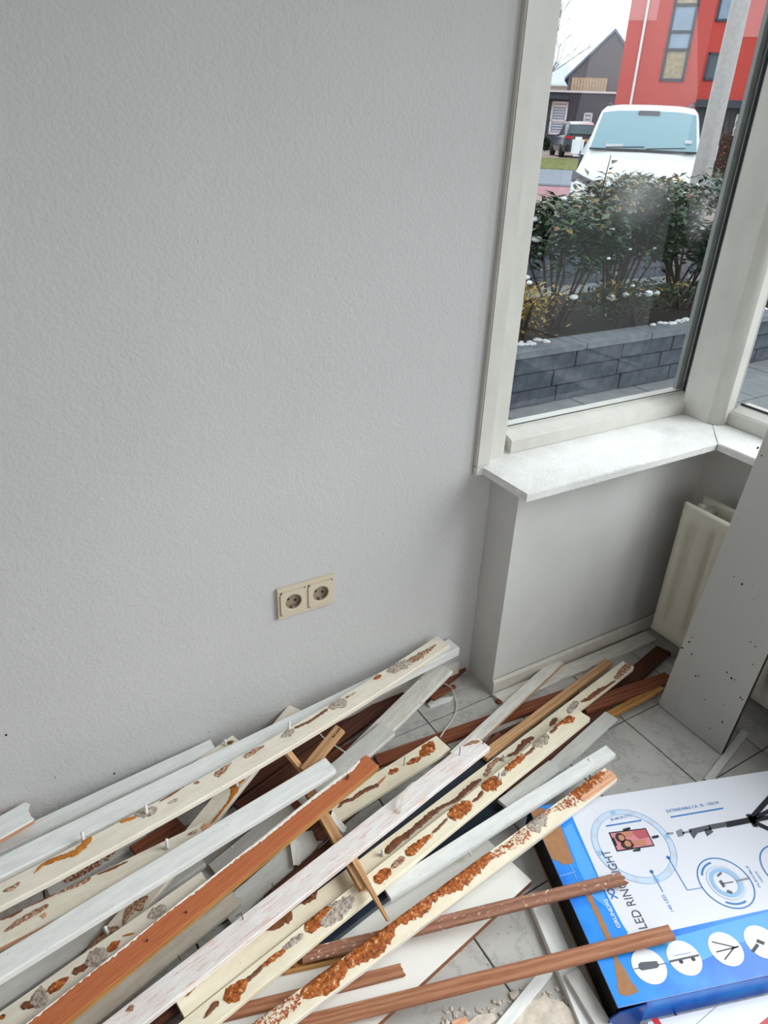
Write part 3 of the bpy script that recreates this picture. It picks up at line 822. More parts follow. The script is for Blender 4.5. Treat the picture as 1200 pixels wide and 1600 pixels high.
def text(s, a, b, mat, lvl=2, bold=0.0, height=None, name='print_lettering'):
    """text whose baseline runs from pixel a to pixel b on the lid"""
    A, B = np.array(bl_(*a)), np.array(bl_(*b)); d = B - A; L = np.linalg.norm(d)
    cu = bpy.data.curves.new(name, 'FONT'); cu.body = s; cu.size = 1.0; cu.offset = bold; cu.resolution_u = 3
    ob = bpy.data.objects.new(name, cu); COL.objects.link(ob); bpy.context.view_layer.update()
    me = bpy.data.meshes.new_from_object(ob.evaluated_get(bpy.context.evaluated_depsgraph_get()))
    COL.objects.unlink(ob); bpy.data.objects.remove(ob); 
    co = np.array([v.co[:] for v in me.vertices]); x0, x1 = co[:, 0].min(), co[:, 0].max(); s_ = L / (x1 - x0)
    sy = s_ if height is None else height / 0.7
    an = math.atan2(d[1], d[0]); c, s2 = math.cos(an), math.sin(an)
    for v in me.vertices:
        X, Y = (v.co.x - x0) * s_, v.co.y * sy
        v.co = Vector((A[0] + c * X - s2 * Y, A[1] + s2 * X + c * Y, BZ + 0.00025 * lvl))
    me.materials.clear()
    return obj(name, me, mat, bx_)
# blue end band and lower band
def lx(px, py): return bl_(px, py)
decal('blue_end_band', [(820, 1256), (880, 1243), (893, 1273), (934, 1367), (948, 1397), (972, 1443), (981, 1457), (978, 1466), (1024, 1572), (962, 1592)], 'box_blue_gloss', 1)
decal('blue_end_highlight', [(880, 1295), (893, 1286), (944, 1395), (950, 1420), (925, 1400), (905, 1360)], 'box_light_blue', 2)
decal('blue_lower_band', [(938, 1478), (975, 1470), (1204, 1420), (1214, 1420), (1216, 1530), (1009, 1575), (962, 1592)], 'box_blue_gloss', 1.4)
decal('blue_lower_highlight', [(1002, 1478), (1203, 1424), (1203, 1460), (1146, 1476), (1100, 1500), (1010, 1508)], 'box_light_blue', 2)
# white panel tip reaching into the blue
decal('torn_card_patch', [(826, 1268), (848, 1262), (872, 1280), (896, 1345), (897, 1348), (880, 1352), (870, 1345), (855, 1340), (846, 1318)], 'kraft_card', 3, rag=0.002)
decal('torn_card_patch', [(914, 1396), (922, 1394), (954, 1463), (959, 1480), (966, 1500), (998, 1550), (980, 1557), (966, 1554), (963, 1530), (960, 1510), (958, 1492), (948, 1470)], 'kraft_card', 3, rag=0.003)
pline((836, 1376), (900, 1362), 1.0, 'ink_mid', 4); pline((891, 1351), (901, 1374), 1.0, 'ink_mid', 4)
# ring light print: big circle
C0 = np.array(bl_(990, 1320)); 
rc = 1.05 * float(np.mean([np.linalg.norm(np.array(bl_(*p)) - C0) for p in ((925, 1295), (952, 1262), (1042, 1352), (1036, 1300), (1000, 1377))]))
ring_decal('ring_print', C0, rc * 0.85, rc, 'ink_pale', 1)
for k in range(24):
    a = 15 * k
    if k % 2 == 0: ring_decal('ring_lamp_print', C0, rc * 0.88, rc * 0.97, 'ink_mid' if k % 6 == 0 else 'ink_lightgrey', 2, a, a + 8, 4)
ring_decal('ring_outline_print', C0, rc * 0.84, rc * 0.853, 'ink_mid', 3)
ring_decal('ring_outline_print', C0, rc * 0.99, rc, 'ink_mid', 3)
# phone
ph = [(951, 1301), (1009, 1294), (1023, 1322), (964, 1331)]
def q2(f, g):
    a = np.array(ph[0]) * (1 - f) + np.array(ph[1]) * f; b = np.array(ph[3]) * (1 - f) + np.array(ph[2]) * f; return tuple(a * (1 - g) + b * g)
decal('phone_print', ph, 'ink_dark', 3)
decal('phone_screen_print', [q2(.03, .06), q2(.97, .06), q2(.97, .94), q2(.03, .94)], 'ink_pink', 4)
decal('phone_screen_print', [q2(.55, .06), q2(.97, .06), q2(.97, .5), q2(.7, .55)], 'ink_rose', 5)
def qblob(f, g, rf, rg, mat, lvl):
    decal('portrait_print', [q2(f + rf * math.cos(k * math.pi / 6), g + rg * math.sin(k * math.pi / 6)) for k in range(12)], mat, lvl)
qblob(.24, .34, .13, .26, 'ink_hair', 6); qblob(.34, .72, .17, .26, 'ink_hair', 6)
qblob(.26, .36, .075, .16, 'ink_skin', 7); qblob(.35, .70, .085, .17, 'ink_skin', 7)
decal('portrait_print', [q2(.3, .1), q2(.62, .08), q2(.55, .34), q2(.36, .3)], 'ink_skin', 7)
decal('portrait_print', [q2(.46, .6), q2(.82, .6), q2(.8, .92), q2(.5, .8)], 'ink_skin', 7)
decal('phone_notch_print', [q2(.03, .3), q2(.07, .3), q2(.07, .72), q2(.03, .72)], 'ink_dark', 8)
decal('phone_clamp_print', [(973, 1296), (984, 1293), (985, 1297), (974, 1299)], 'ink_dark', 8); decal('phone_clamp_print', [(989, 1329), (1000, 1326), (1001, 1330), (990, 1331)], 'ink_dark', 8)
pline((1019, 1309), (1029, 1307), 4, 'ink_dark', 5)
# lettering and dimension lines
text('30,48CM (12")', (955, 1283), (987, 1276), 'ink_blue', 3)
pline((947, 1291), (1002, 1282), 2.2, 'ink_blue', 3)
text('EXTENDABLE CA. 70 - 195CM', (1043, 1270), (1124, 1256), 'ink_blue', 3)
pline((1048, 1277), (1130, 1263), 2.2, 'ink_blue', 3)
text('LED RING LIGHT', (1012, 1450), (951, 1328), 'ink_grey', 3, height=0.0195)
text('XXL', (966, 1405), (950, 1373), 'ink_blue', 3, 0.02, height=0.0145)
text('GRUNDIG', (970, 1450), (948, 1405), 'ink_white', 4, 0.02, height=0.0078)
text('140 LED', (1053, 1424), (1038, 1398), 'ink_blue', 3, height=0.0068)
text('FLEXIBLE', (1189, 1386), (1168, 1353), 'ink_blue', 3, height=0.0052)
text('NECK', (1193, 1378), (1182, 1361), 'ink_blue', 3, height=0.0052)
# pole and tripod
pline((1041, 1303), (1052, 1302), 3, 'ink_midgrey', 3)
decal('stand_print', [(1056, 1299), (1064, 1295), (1070, 1302), (1068, 1306), (1060, 1308)], 'ink_midgrey', 3)
pline((1066, 1302), (1080, 1299), 3, 'ink_midgrey', 3)
decal('stand_print', [(1076, 1296), (1090, 1293), (1108, 1289), (1112, 1296), (1100, 1299), (1090, 1302), (1084, 1311), (1081, 1306), (1078, 1302)], 'ink_grey', 3)
decal('stand_print', [(1100, 1297), (1110, 1295), (1115, 1300), (1105, 1307)], 'ink_grey', 3)
pline((1108, 1293), (1172, 1281), 8, 'ink_grey', 3); pline((1135, 1289), (1180, 1280), 9, 'ink_dark', 4)
pline((1172, 1281), (1240, 1205), 9, 'ink_dark', 4); pline((1175, 1281), (1255, 1240), 7, 'ink_dark', 4); pline((1175, 1283), (1262, 1264), 7, 'ink_dark', 4); pline((1176, 1284), (1258, 1322), 6, 'ink_dark', 4)
decal('stand_print', [(1165, 1273), (1172, 1272), (1184, 1293), (1177, 1292)], 'ink_dark', 4)
# call-out lines and neck circle
pline((1018, 1362), (1036, 1394), 1.1, 'ink_blue', 3); pline((1044, 1340), (1074, 1391), 1.1, 'ink_blue', 3); pline((1074, 1391), (1098, 1387), 1.1, 'ink_blue', 3)
for c in ((1018, 1362), (1044, 1340)): ring_decal('dot_print', bl_(*c), 0, 0.0042, 'ink_blue', 3, n=14)
C1_ = np.array(bl_(1134, 1379)); r1_ = float(np.mean([np.linalg.norm(np.array(bl_(*p)) - C1_) for p in ((1090, 1365), (1112, 1339), (1180, 1400), (1160, 1420))]))
ring_decal('circle_print', C1_, r1_ * 0.955, r1_, 'ink_blue', 3)
ring_decal('circle_print', C1_, r1_ * 0.42, r1_ * 0.56, 'ink_mid', 3); ring_decal('circle_print', C1_, r1_ * 0.6, r1_ * 0.68, 'ink_pale', 3)
ring_decal('arrow_print', C1_, r1_ * 0.78, r1_ * 0.85, 'ink_blue', 3, 95, 150, 12); ring_decal('arrow_print', C1_, r1_ * 0.78, r1_ * 0.85, 'ink_blue', 3, 235, 290, 12)
pline((1121, 1369), (1127, 1364), 3.5, 'ink_grey', 4); pline((1125, 1376), (1132, 1386), 4, 'ink_grey', 4); pline((1136, 1392), (1144, 1396), 4, 'ink_grey', 4); pline((1128, 1381), (1146, 1378), 1.6, 'ink_grey', 4)
pline((1150, 1377), (1172, 1372), 3, 'ink_midgrey', 4)
C2_ = np.array(bl_(1232, 1357)); ring_decal('circle_print', C2_, r1_ * 0.95, r1_, 'ink_blue', 3)
# four round icons on the lower band
for k, c in enumerate(((1014, 1510), (1069, 1497), (1134, 1483), (1190, 1472))):
    cc = np.array(bl_(*c)); ring_decal('icon_print', cc, 0, 0.0335, 'ink_white', 4, n=32)
decal('icon_print', [(997, 1507), (1001, 1504), (1026, 1502), (1030, 1509), (1027, 1513), (1003, 1517), (998, 1514)], 'ink_grey', 5); pline((990, 1515), (998, 1513), 1.5, 'ink_grey', 5); pline((1029, 1508), (1041, 1505), 1.5, 'ink_grey', 5)
pline((1046, 1503), (1092, 1493), 3.5, 'ink_grey', 5); pline((1053, 1494), (1079, 1489), 1.0, 'ink_blue', 5)
for c in ((1064, 1503), (1083, 1499)): ring_decal('icon_print', bl_(*c), 0, 0.0042, 'ink_dark', 6, n=10)
pline((1112, 1472), (1150, 1481), 1.8, 'ink_dark', 5); pline((1119, 1488), (1152, 1480), 2.2, 'ink_dark', 5); pline((1132, 1500), (1146, 1482), 2.4, 'ink_dark', 5); pline((1143, 1483), (1154, 1479), 2.4, 'ink_dark', 5)
pline((1176, 1487), (1184, 1476), 6, 'ink_dark', 5); pline((1182, 1470), (1194, 1475), 5, 'ink_dark', 5)
raster_poly(np.array([bw(0, 0), bw(BL, 0), bw(BL, BW), bw(0, BW)]), BZ + 0.001)
for f in [o for o in bx_.children if 'print' in o.name or 'band' in o.name or 'highlight' in o.name or 'patch' in o.name]:
    me = f.data
    bm = bmesh.new(); bm.from_mesh(me)
    for fc in bm.faces:
        fc.normal_update()
        if fc.normal.z < 0: fc.normal_flip()
    bm.to_mesh(me); bm.free()
# white carton with red stripes under the near side of the box
wc = empty('flat_carton', tuple(on_z(1110, 1600, 0.02)[:2]) + (0.0,)); tag(wc, 'flat white carton with red stripes below the blue box front', 'box')
o0 = on_z(1110, 1600, 0.02)
def wcl(px, py, z=0.02): p = on_z(px, py, z); return (p[0] - o0[0], p[1] - o0[1])
q = [np.array(wcl(*p)) for p in ((1012, 1597), (1215, 1551), (1240, 1650), (1030, 1690))]
bm = bmesh.new(); bm_prism(bm, q, 0, 0.02); obj('carton_body', bm, 'box_white_gloss', wc)
for pts in ([(1017, 1592), (1027, 1590), (1046, 1618), (1036, 1620)], [(1186, 1600), (1206, 1584), (1212, 1592), (1192, 1612)]):
    bm = bmesh.new(); bm_prism(bm, [wcl(*p) for p in pts], 0.0201, 0.0204); obj('red_stripe', bm, 'ink_red', wc)
bm = bmesh.new(); bm_prism(bm, [wcl(*p) for p in ((1076, 1610), (1078, 1610), (1128, 1566), (1126, 1566))], 0.0201, 0.0203); obj('seam', bm, 'ink_midgrey', wc)

# ---- the boards, from the floor upwards
WP, GW, CP, IV, DB, RB = 'white_paint', 'grey_white_paint', 'cream_paint', 'ivory_paint', 'dark_brown_wood', 'red_brown_wood'
G_BR = 'brown wooden strips at the bottom of the pile'
# dark filler strips added so the gaps at the very bottom read dark
for k_, (u0_, l0_, u1_, l1_), lb_ in (('F1', ((-40, 1606), (-8, 1640), (300, 1392), (320, 1410)), 'dark filler strip on the floor under the dull grey-white board'), ('F2', ((120, 1646), (160, 1668), (420, 1436), (444, 1456)), 'dark filler strip on the floor under the worn beige board'),
                          ('F3', ((40, 1444), (62, 1464), (330, 1286), (346, 1302)), 'dark filler strip on the floor under the torn ivory board'), ('F4', ((372, 1376), (396, 1398), (556, 1222), (578, 1240)), 'dark filler strip on the floor under the ragged grey-white board'),
                          ('F5', ((-30, 1520), (-10, 1545), (210, 1400), (228, 1416)), 'dark filler strip on the floor under the bright blue-white board'), ('F6', ((440, 1330), (462, 1350), (596, 1200), (618, 1214)), 'dark filler strip on the floor left of the short cream board')):
    board(k_, 'wooden_strip', lb_, DB, u0_, l0_, u1_, l1_, 0.012)
# floor level, by the window
W13 = board('W13', 'skirting_strip', 'dirty white skirting strip with ragged edge along the window panel', 'worn_white_paint', (1012, 984), (1022, 1000), (766, 1086), (792, 1098), 0.010, rag=0.007, torn1=.01)
D1 = board('D1', 'wooden_strip', 'long red-brown strip running below the window corner towards the short cream board', RB, (585, 1178), (592, 1196), (897, 1071), (905, 1084), 0.014)
D9 = board('D9', 'wooden_strip', 'red-brown strip poking into the corner between far wall and window pier', RB, (650, 1078), (668, 1094), (716, 1028), (727, 1042), 0.016)
D9b = board('D9b', 'wood_splinter', 'short red-brown splinter beside the loose bead chain', RB, (670, 1082), (676, 1096), (708, 1066), (713, 1076), 0.006, torn1=.012, taper=.5)
D7 = board('D7', 'wooden_strip', 'short dark brown strip between the white batten and the long cream boards', DB, (768, 1146), (778, 1160), (838, 1117), (846, 1126), 0.010, torn1=.01)
D7b = board('D7b', 'wooden_strip', 'small brown offcut just beyond the pink-white board end', RB, (752, 1166), (764, 1178), (778, 1143), (790, 1152), 0.010)
D3 = board('D3', 'wooden_strip', 'dark brown strip alongside the near edge of the cream boards up to the radiator', 'dark_brown_wood', (770, 1225), (800, 1240), (1026, 1008), (1048, 1020), 0.012, torn1=.01)
D4 = board('D4', 'wooden_strip', 'brown strip slipping beneath the leaning grey panel', RB, (905, 1096), (916, 1112), (1046, 1046), (1046, 1066), 0.012, ext1=.0)
D5 = board('D5', 'wood_splinter', 'pale split wood strip in front of the leaning grey panel', 'ochre_wood', (944, 1112), (958, 1122), (1030, 1068), (1037, 1076), 0.009, torn0=.01)
W11 = board('W11', 'painted_board', 'grey-white board end on the tiles right of the dark brown strip', GW, (830, 1216), (850, 1228), (944, 1110), (966, 1124), 0.010)
W12 = board('W12', 'painted_board', 'short light grey offcut beside the white batten with screw cap', GW, (775, 1252), (800, 1262), (856, 1187), (878, 1203), 0.010)
B3 = board('B3', 'wooden_strip', 'brown strip lowest of the dark strips left of the white angled board', RB, (395, 1240), (415, 1258), (590, 1137), (600, 1152), 0.012)
B1 = board('B1', 'wooden_strip', 'dark brown strip tucked below the long patched cream board', DB, (330, 1246), (345, 1264), (585, 1086), (594, 1098), 0.014)
B2 = board('B2', 'wooden_strip', 'dark brown strip whose end points at the bead chain near the wall', DB, (365, 1252), (380, 1272), (620, 1073), (633, 1085), 0.014)
B4 = board('B4', 'wooden_strip', 'ochre wood strip with stamped ink marks left of the pale wood stick', 'ochre_wood', (330, 1290), (338, 1306), (452, 1216), (460, 1230), 0.012)
# right foreground: strips on the laminate and the carton
V2 = board('V2', 'painted_board', 'white skirting board lying along the open black end of the carton', WP, (825, 1404), (852, 1394), (912, 1615), (941, 1600), 0.016, rag=0.001, cham=.005)
V3 = board('V3', 'painted_board', 'grey-white offcut at the bottom edge left of the carton corner', GW, (882, 1524), (906, 1512), (934, 1606), (954, 1596), 0.010, ext1=.08)
W9 = board('W9', 'painted_strip', 'narrow white strip crossing the marbled floor towards the bottom edge', WP, (776, 1594), (800, 1603), (846, 1516), (868, 1513), 0.010, ext0=.1)
XS = board('XS', 'painted_strip', 'narrow grey strip behind the carton beside the leaning panel', GW, (1096, 1222), (1116, 1218), (1158, 1140), (1172, 1144), 0.006)
T4 = board('T4', 'wooden_strip', 'pale yellow wood strip with stamped ink marks between two brown slats', 'ochre_wood', (440, 1506), (446, 1520), (540, 1484), (556, 1494), 0.010)
T3 = board('T3', 'wooden_lath', 'short brown slat with pointed end below the nearest cream board', 'slat_brown_wood', (372, 1568), (378, 1586), (618, 1505), (640, 1522), 0.008, ext0=.06, torn1=.006)
T2 = board('T2', 'wooden_lath', 'long grained brown slat laid over the carton nearest the camera', 'slat_brown_wood', (460, 1590), (465, 1614), (1044, 1446), (1056, 1465), 0.007, ext0=.06, wmul=1.15, cham=.001)
T1 = board('T1', 'wooden_lath', 'brown slat smeared with white plaster resting on the carton', 'smeared_brown_wood', (475, 1484), (468, 1502), (964, 1363), (986, 1378), 0.007, torn1=.01, wmul=1.15, cham=.001)
# left side
W4 = board('W4', 'painted_board', 'dull grey-white board below the bright white one at the left edge', GW, (0, 1524), (0, 1572), (300, 1322), (322, 1350), 0.012, ext0=.25)
M1 = board('M1', 'painted_board', 'grey board face mottled with red-brown glue between two cream boards', GW, (60, 1372), (84, 1400), (214, 1292), (234, 1304), 0.010, torn1=.008)
patch(M1, 'red_mottled_glue', [(100, 1378, 3), (118, 1366, 8), (135, 1354, 11), (155, 1340, 12), (172, 1326, 10), (185, 1318, 6), (205, 1308, 5)])
R1 = board('R1', 'wooden_strip', 'flat reddish-brown wood offcut under the long patched cream board', 'red_brown_wood', (196, 1324), (226, 1340), (277, 1276), (291, 1295), 0.010)
W1 = board('W1', 'painted_board', 'white board lying closest to the far wall at the left', WP, (0, 1305), (0, 1332), (328, 1156), (338, 1170), 0.018, ext0=.25, zmin0=.10, zmin1=.128, cham=.004)
S0 = board('S0', 'painted_board', 'torn white board stub at the left edge against the wall', WP, (-20, 1282), (-20, 1324), (32, 1258), (54, 1277), 0.012, ext0=.2, torn1=.014, side_mat='pink_cut_wood', zmin0=.145, zmin1=.15)
W6 = board('W6', 'painted_board', 'white board angling up towards the corner above the bead chain', 'worn_white_paint', (470, 1236), (500, 1262), (683, 1035), (706, 1046), 0.012, zmin1=.11, cham=.003)
W5 = board('W5', 'painted_board', 'split grey-white board with screw cap half hidden by the bare orange board', GW, (319, 1352), (352, 1374), (594, 1131), (620, 1142), 0.011, torn1=.006)
screw(W5, 362, 1324)
C3 = board('C3', 'painted_board', 'ivory board crossing under the others from wall to lower left', IV, (112, 1506), (162, 1508), (448, 1106), (476, 1107), 0.012, torn1=.005, zmin1=.13)
patch(C3, 'amber_glue_smooth', [(378, 1203, 3), (380, 1212, 6), (367, 1226, 8), (366, 1240, 5), (360, 1253, 4), (350, 1265, 3.5), (338, 1278, 3), (330, 1287, 1)])
patch(C3, 'torn_brown', [(231, 1400, 3), (216, 1414, 8), (200, 1425, 6), (195, 1437, 3), (193, 1447, 1.5)])
patch(C3, 'torn_brown', [(186, 1449, 4), (165, 1460, 8), (150, 1472, 8), (140, 1481, 6)])
plug(C3, 371, 1229, .02); plug(C3, 168, 1459, .018)
STUB = board('STUB', 'painted_board', 'small ivory board end with plug next to the wall board end', IV, (300, 1192), (312, 1206), (362, 1150), (376, 1157), 0.012, zmin0=.06, zmin1=.112)
patch(STUB, 'brown_glue', [(354, 1163, 2), (360, 1160, 4), (365, 1158, 2)]); plug(STUB, 352, 1164, .012)
W2 = board('W2', 'painted_board', 'long blue-white board between the wall board and the patched cream board', WP, (0, 1338), (0, 1370), (699, 998), (719, 1012), 0.028, ext0=.25, zmin0=.075, zmin1=.165, rag=.001, cham=.003, zmax=.2)
C1 = board('C1', 'painted_board', 'long cream board with three plugs and plaster patches reaching the wall corner', IV, (0, 1374), (0, 1423), (688, 994), (698, 1007), 0.014, ext0=.25, zmin0=.09, zmin1=.205, bend=-0.022, shrink=1.0, cham=.003, torn1=.004, zmax=.24)
patch(C1, 'amber_glue_smooth', [(143, 1303, 3), (136, 1316, 5), (120, 1331, 5), (95, 1340, 3.5), (80, 1345, 4), (66, 1352, 2.5), (54, 1365, 1)])
patch(C1, 'amber_glue_smooth', [(187, 1284, 3), (200, 1281, 3), (213, 1277, 2)]); patch(C1, 'plaster_residue', [(211, 1274, 4), (222, 1270, 8), (236, 1268, 8), (246, 1264, 4)])
patch(C1, 'torn_brown', [(6, 1393, 3), (20, 1388, 3.5), (31, 1379, 3)]); patch(C1, 'plaster_residue', [(264, 1256, 2.5), (279, 1248, 2.5)])
patch(C1, 'brown_glue', [(250, 1253, .8), (268, 1242, 1.6), (288, 1229, .8)]); patch(C1, 'torn_brown', [(303, 1224, 2), (312, 1222, 2.5)])
patch(C1, 'torn_brown', [(336, 1212, 5), (348, 1204, 5), (362, 1191, 1)]); patch(C1, 'torn_brown', [(382, 1183, 4), (395, 1175, 4.5), (413, 1165, 1.5)])
patch(C1, 'plaster_residue', [(440, 1152, 3), (450, 1146, 6), (460, 1140, 4)]); patch(C1, 'brown_glue', [(460, 1138, 2), (485, 1127, 2.2), (512, 1108, 2.5)])
patch(C1, 'plaster_residue', [(514, 1106, 4), (524, 1102, 9), (534, 1098, 10), (542, 1094, 5)]); patch(C1, 'torn_brown', [(540, 1091, 2), (556, 1082, 1)])
patch(C1, 'amber_glue', [(584, 1062, 2), (590, 1058, 4), (596, 1055, 2)])
patch(C1, 'plaster_residue', [(605, 1050, 4), (614, 1046, 9), (628, 1040, 9), (640, 1033, 7)]); patch(C1, 'torn_brown', [(640, 1034, 6), (654, 1026, 6), (668, 1017, 4), (682, 1007, 1)])
plug(C1, 130, 1312, .016); plug(C1, 229, 1271, .018); plug(C1, 452, 1140, .018)
C2 = board('C2', 'painted_board', 'ivory board with one tall plug and a freshly torn pink end', IV, (0, 1432), (0, 1484), (316, 1286), (332, 1310), 0.014, ext0=.25, torn1=.012, side_mat='pink_cut_wood', cham=.003, zmin1=.06, wmul=.95)
for m_, p_ in (('brown_glue', [(2, 1437, 1.5), (20, 1430, 2.4), (36, 1422, 1.5)]), ('brown_glue', [(40, 1418, 1), (62, 1408, 2), (86, 1397, 1.5)]), ('torn_brown', [(8, 1456, 2), (30, 1440, 4), (52, 1428, 4), (76, 1414, 3)]),
             ('torn_brown', [(88, 1397, 2), (110, 1386, 4), (126, 1379, 5), (142, 1372, 3)]), ('brown_glue', [(152, 1367, 1), (176, 1357, 2), (200, 1346, 1)]), ('pink_cut_wood', [(321, 1287, 6), (322, 1298, 6), (324, 1308, 8)]), ('pink_cut_wood', [(64, 1432, 3), (73, 1430, 5)]), ('torn_brown', [(294, 1305, 2), (308, 1298, 3)])):
    patch(C2, m_, p_)
plug(C2, 261, 1326, .021)
# sticks and middle
K2 = board('K2', 'wood_splinter', 'slim pale wood stick left of the stamped one', 'pale_wood', (440, 1168), (450, 1164), (478, 1216), (488, 1210), 0.010, torn0=.004)
K1 = board('K1', 'wooden_stick', 'pale square wood stick with stamped ink marks pointing to the wall', 'pale_wood', (468, 1200), (482, 1208), (525, 1131), (537, 1142), 0.012)
G7 = board('G7', 'painted_board', 'grey-white board with ragged end between the orange and pink-white boards', GW, (330, 1416), (372, 1440), (478, 1300), (496, 1318), 0.011, torn1=.02)
G7b = board('G7b', 'wood_splinter', 'split white splinter standing between orange and pink-white boards', 'worn_white_paint', (452, 1310), (463, 1308), (458, 1352), (470, 1350), 0.008, torn0=.008, torn1=.006)
B8 = board('B8', 'painted_board', 'worn beige board with brown scratches between orange and pink-white boards', 'beige_paint', (98, 1606), (146, 1604), (362, 1394), (379, 1408), 0.012, ext0=.15, torn1=.012)
N3 = board('N3', 'wooden_strip', 'dark red-brown strip below the upper end of the pink-white board', DB, (410, 1400), (428, 1416), (520, 1306), (536, 1320), 0.010)
C9 = board('C9', 'painted_board', 'short cream board with orange glue trail and nail in the middle of the pile', CP, (498, 1256), (535, 1283), (683, 1152), (702, 1167), 0.013, cham=.003)
patch(C9, 'amber_glue', [(676, 1159, 4), (671, 1168, 9), (664, 1175, 8), (657, 1183, 3)]); patch(C9, 'amber_glue', [(658, 1184, 3), (648, 1188, 5), (636, 1194, 3)]); patch(C9, 'amber_glue', [(622, 1201, 4), (613, 1206, 5), (607, 1209, 2)])
patch(C9, 'amber_glue_smooth', [(603, 1213, 1), (594, 1222, 2), (590, 1227, 1)]); patch(C9, 'brown_glue', [(592, 1226, 3), (578, 1231, 3.5), (565, 1238, 3.5), (550, 1249, 3), (538, 1252, 3), (528, 1262, 2)])
nail(C9, 631, 1196, .03, (.05, .02))
K5 = board('K5', 'wood_splinter', 'short splintered stick beside the lower end of the short cream board', 'worn_white_paint', (508, 1276), (526, 1266), (532, 1304), (546, 1292), 0.012, torn0=.006, torn1=.01, side_mat='red_brown_wood')
K6 = board('K6', 'wood_splinter', 'small broken wood block between the white and bare orange boards', 'red_brown_wood', (454, 1252), (462, 1248), (464, 1264), (474, 1258), 0.012, torn0=.004, torn1=.004)
D2 = board('D2', 'wooden_strip', 'pale wood strip along the far edge of the longest cream board', 'pale_wood', (748, 1176), (762, 1186), (946, 1029), (957, 1036), 0.012, torn1=.005)
W10 = board('W10', 'painted_batten', 'twisted white batten with notched end reaching the window pier', 'worn_white_paint', (700, 1176), (722, 1184), (866, 1027), (879, 1036), 0.012, torn1=.008, rag=.002, side_mat='pale_wood')
C6 = board('C6', 'painted_board', 'longest cream board with wavy brown glue line ending near the radiator', CP, (268, 1564), (292, 1584), (973, 1031), (990, 1044), 0.014, torn1=.006, cham=.004)
for m_, p_ in (('torn_brown', [(984, 1038, 5), (975, 1046, 5), (962, 1062, 4)]), ('brown_glue', [(962, 1064, 3), (950, 1073, 3), (938, 1078, 3.5), (928, 1086, 4), (918, 1093, 3), (907, 1097, 1.5)]), ('plaster_residue', [(902, 1096, 4), (895, 1104, 5), (888, 1114, 5)]),
             ('brown_glue', [(870, 1122, 3), (864, 1128, 4), (859, 1135, 1.5)]), ('brown_glue', [(834, 1152, 3), (822, 1158, 4.5), (814, 1166, 4), (806, 1176, 3), (792, 1182, 2)]), ('torn_brown', [(790, 1183, 2), (776, 1187, 3), (766, 1196, 4), (762, 1206, 4), (757, 1213, 3)]),
             ('brown_glue', [(752, 1217, 2), (740, 1225, 4), (726, 1237, 4), (714, 1249, 3), (700, 1256, 2.5), (690, 1261, 3), (675, 1271, 4.5), (660, 1284, 4.5), (645, 1297, 4), (634, 1306, 4.5), (620, 1315, 5.5), (610, 1325, 6), (603, 1334, 4)]),
             ('brown_glue', [(495, 1391, 5), (482, 1402, 9), (470, 1411, 4)]), ('brown_glue', [(455, 1424, 6), (446, 1432, 10), (432, 1443, 8), (416, 1454, 2)]), ('mottled_glue', [(380, 1476, 3), (360, 1491, 4), (340, 1508, 3.5)]), ('torn_brown', [(340, 1509, 2.5), (312, 1533, 2.5), (288, 1556, 4)]), ('torn_brown', [(577, 1323, 3), (573, 1325, 5), (568, 1328, 3)])):
    patch(C6, m_, p_)
plug(C6, 786, 1188, .014); plug(C6, 597, 1337, .014)
W8 = board('W8', 'painted_batten', 'white batten with screw cap lying above the carton corner', WP, (590, 1386), (618, 1400), (945, 1165), (963, 1177), 0.016, cham=.005, zmin0=.05)
screw(W8, 921, 1187)
C7 = board('C7', 'painted_board', 'cream board with oval orange glue pads beside the longest cream board', CP, (262, 1602), (345, 1602), (903, 1108), (920, 1121), 0.014, ext0=.12, cham=.004, torn1=.004, wmul=.93, shrink=.96)
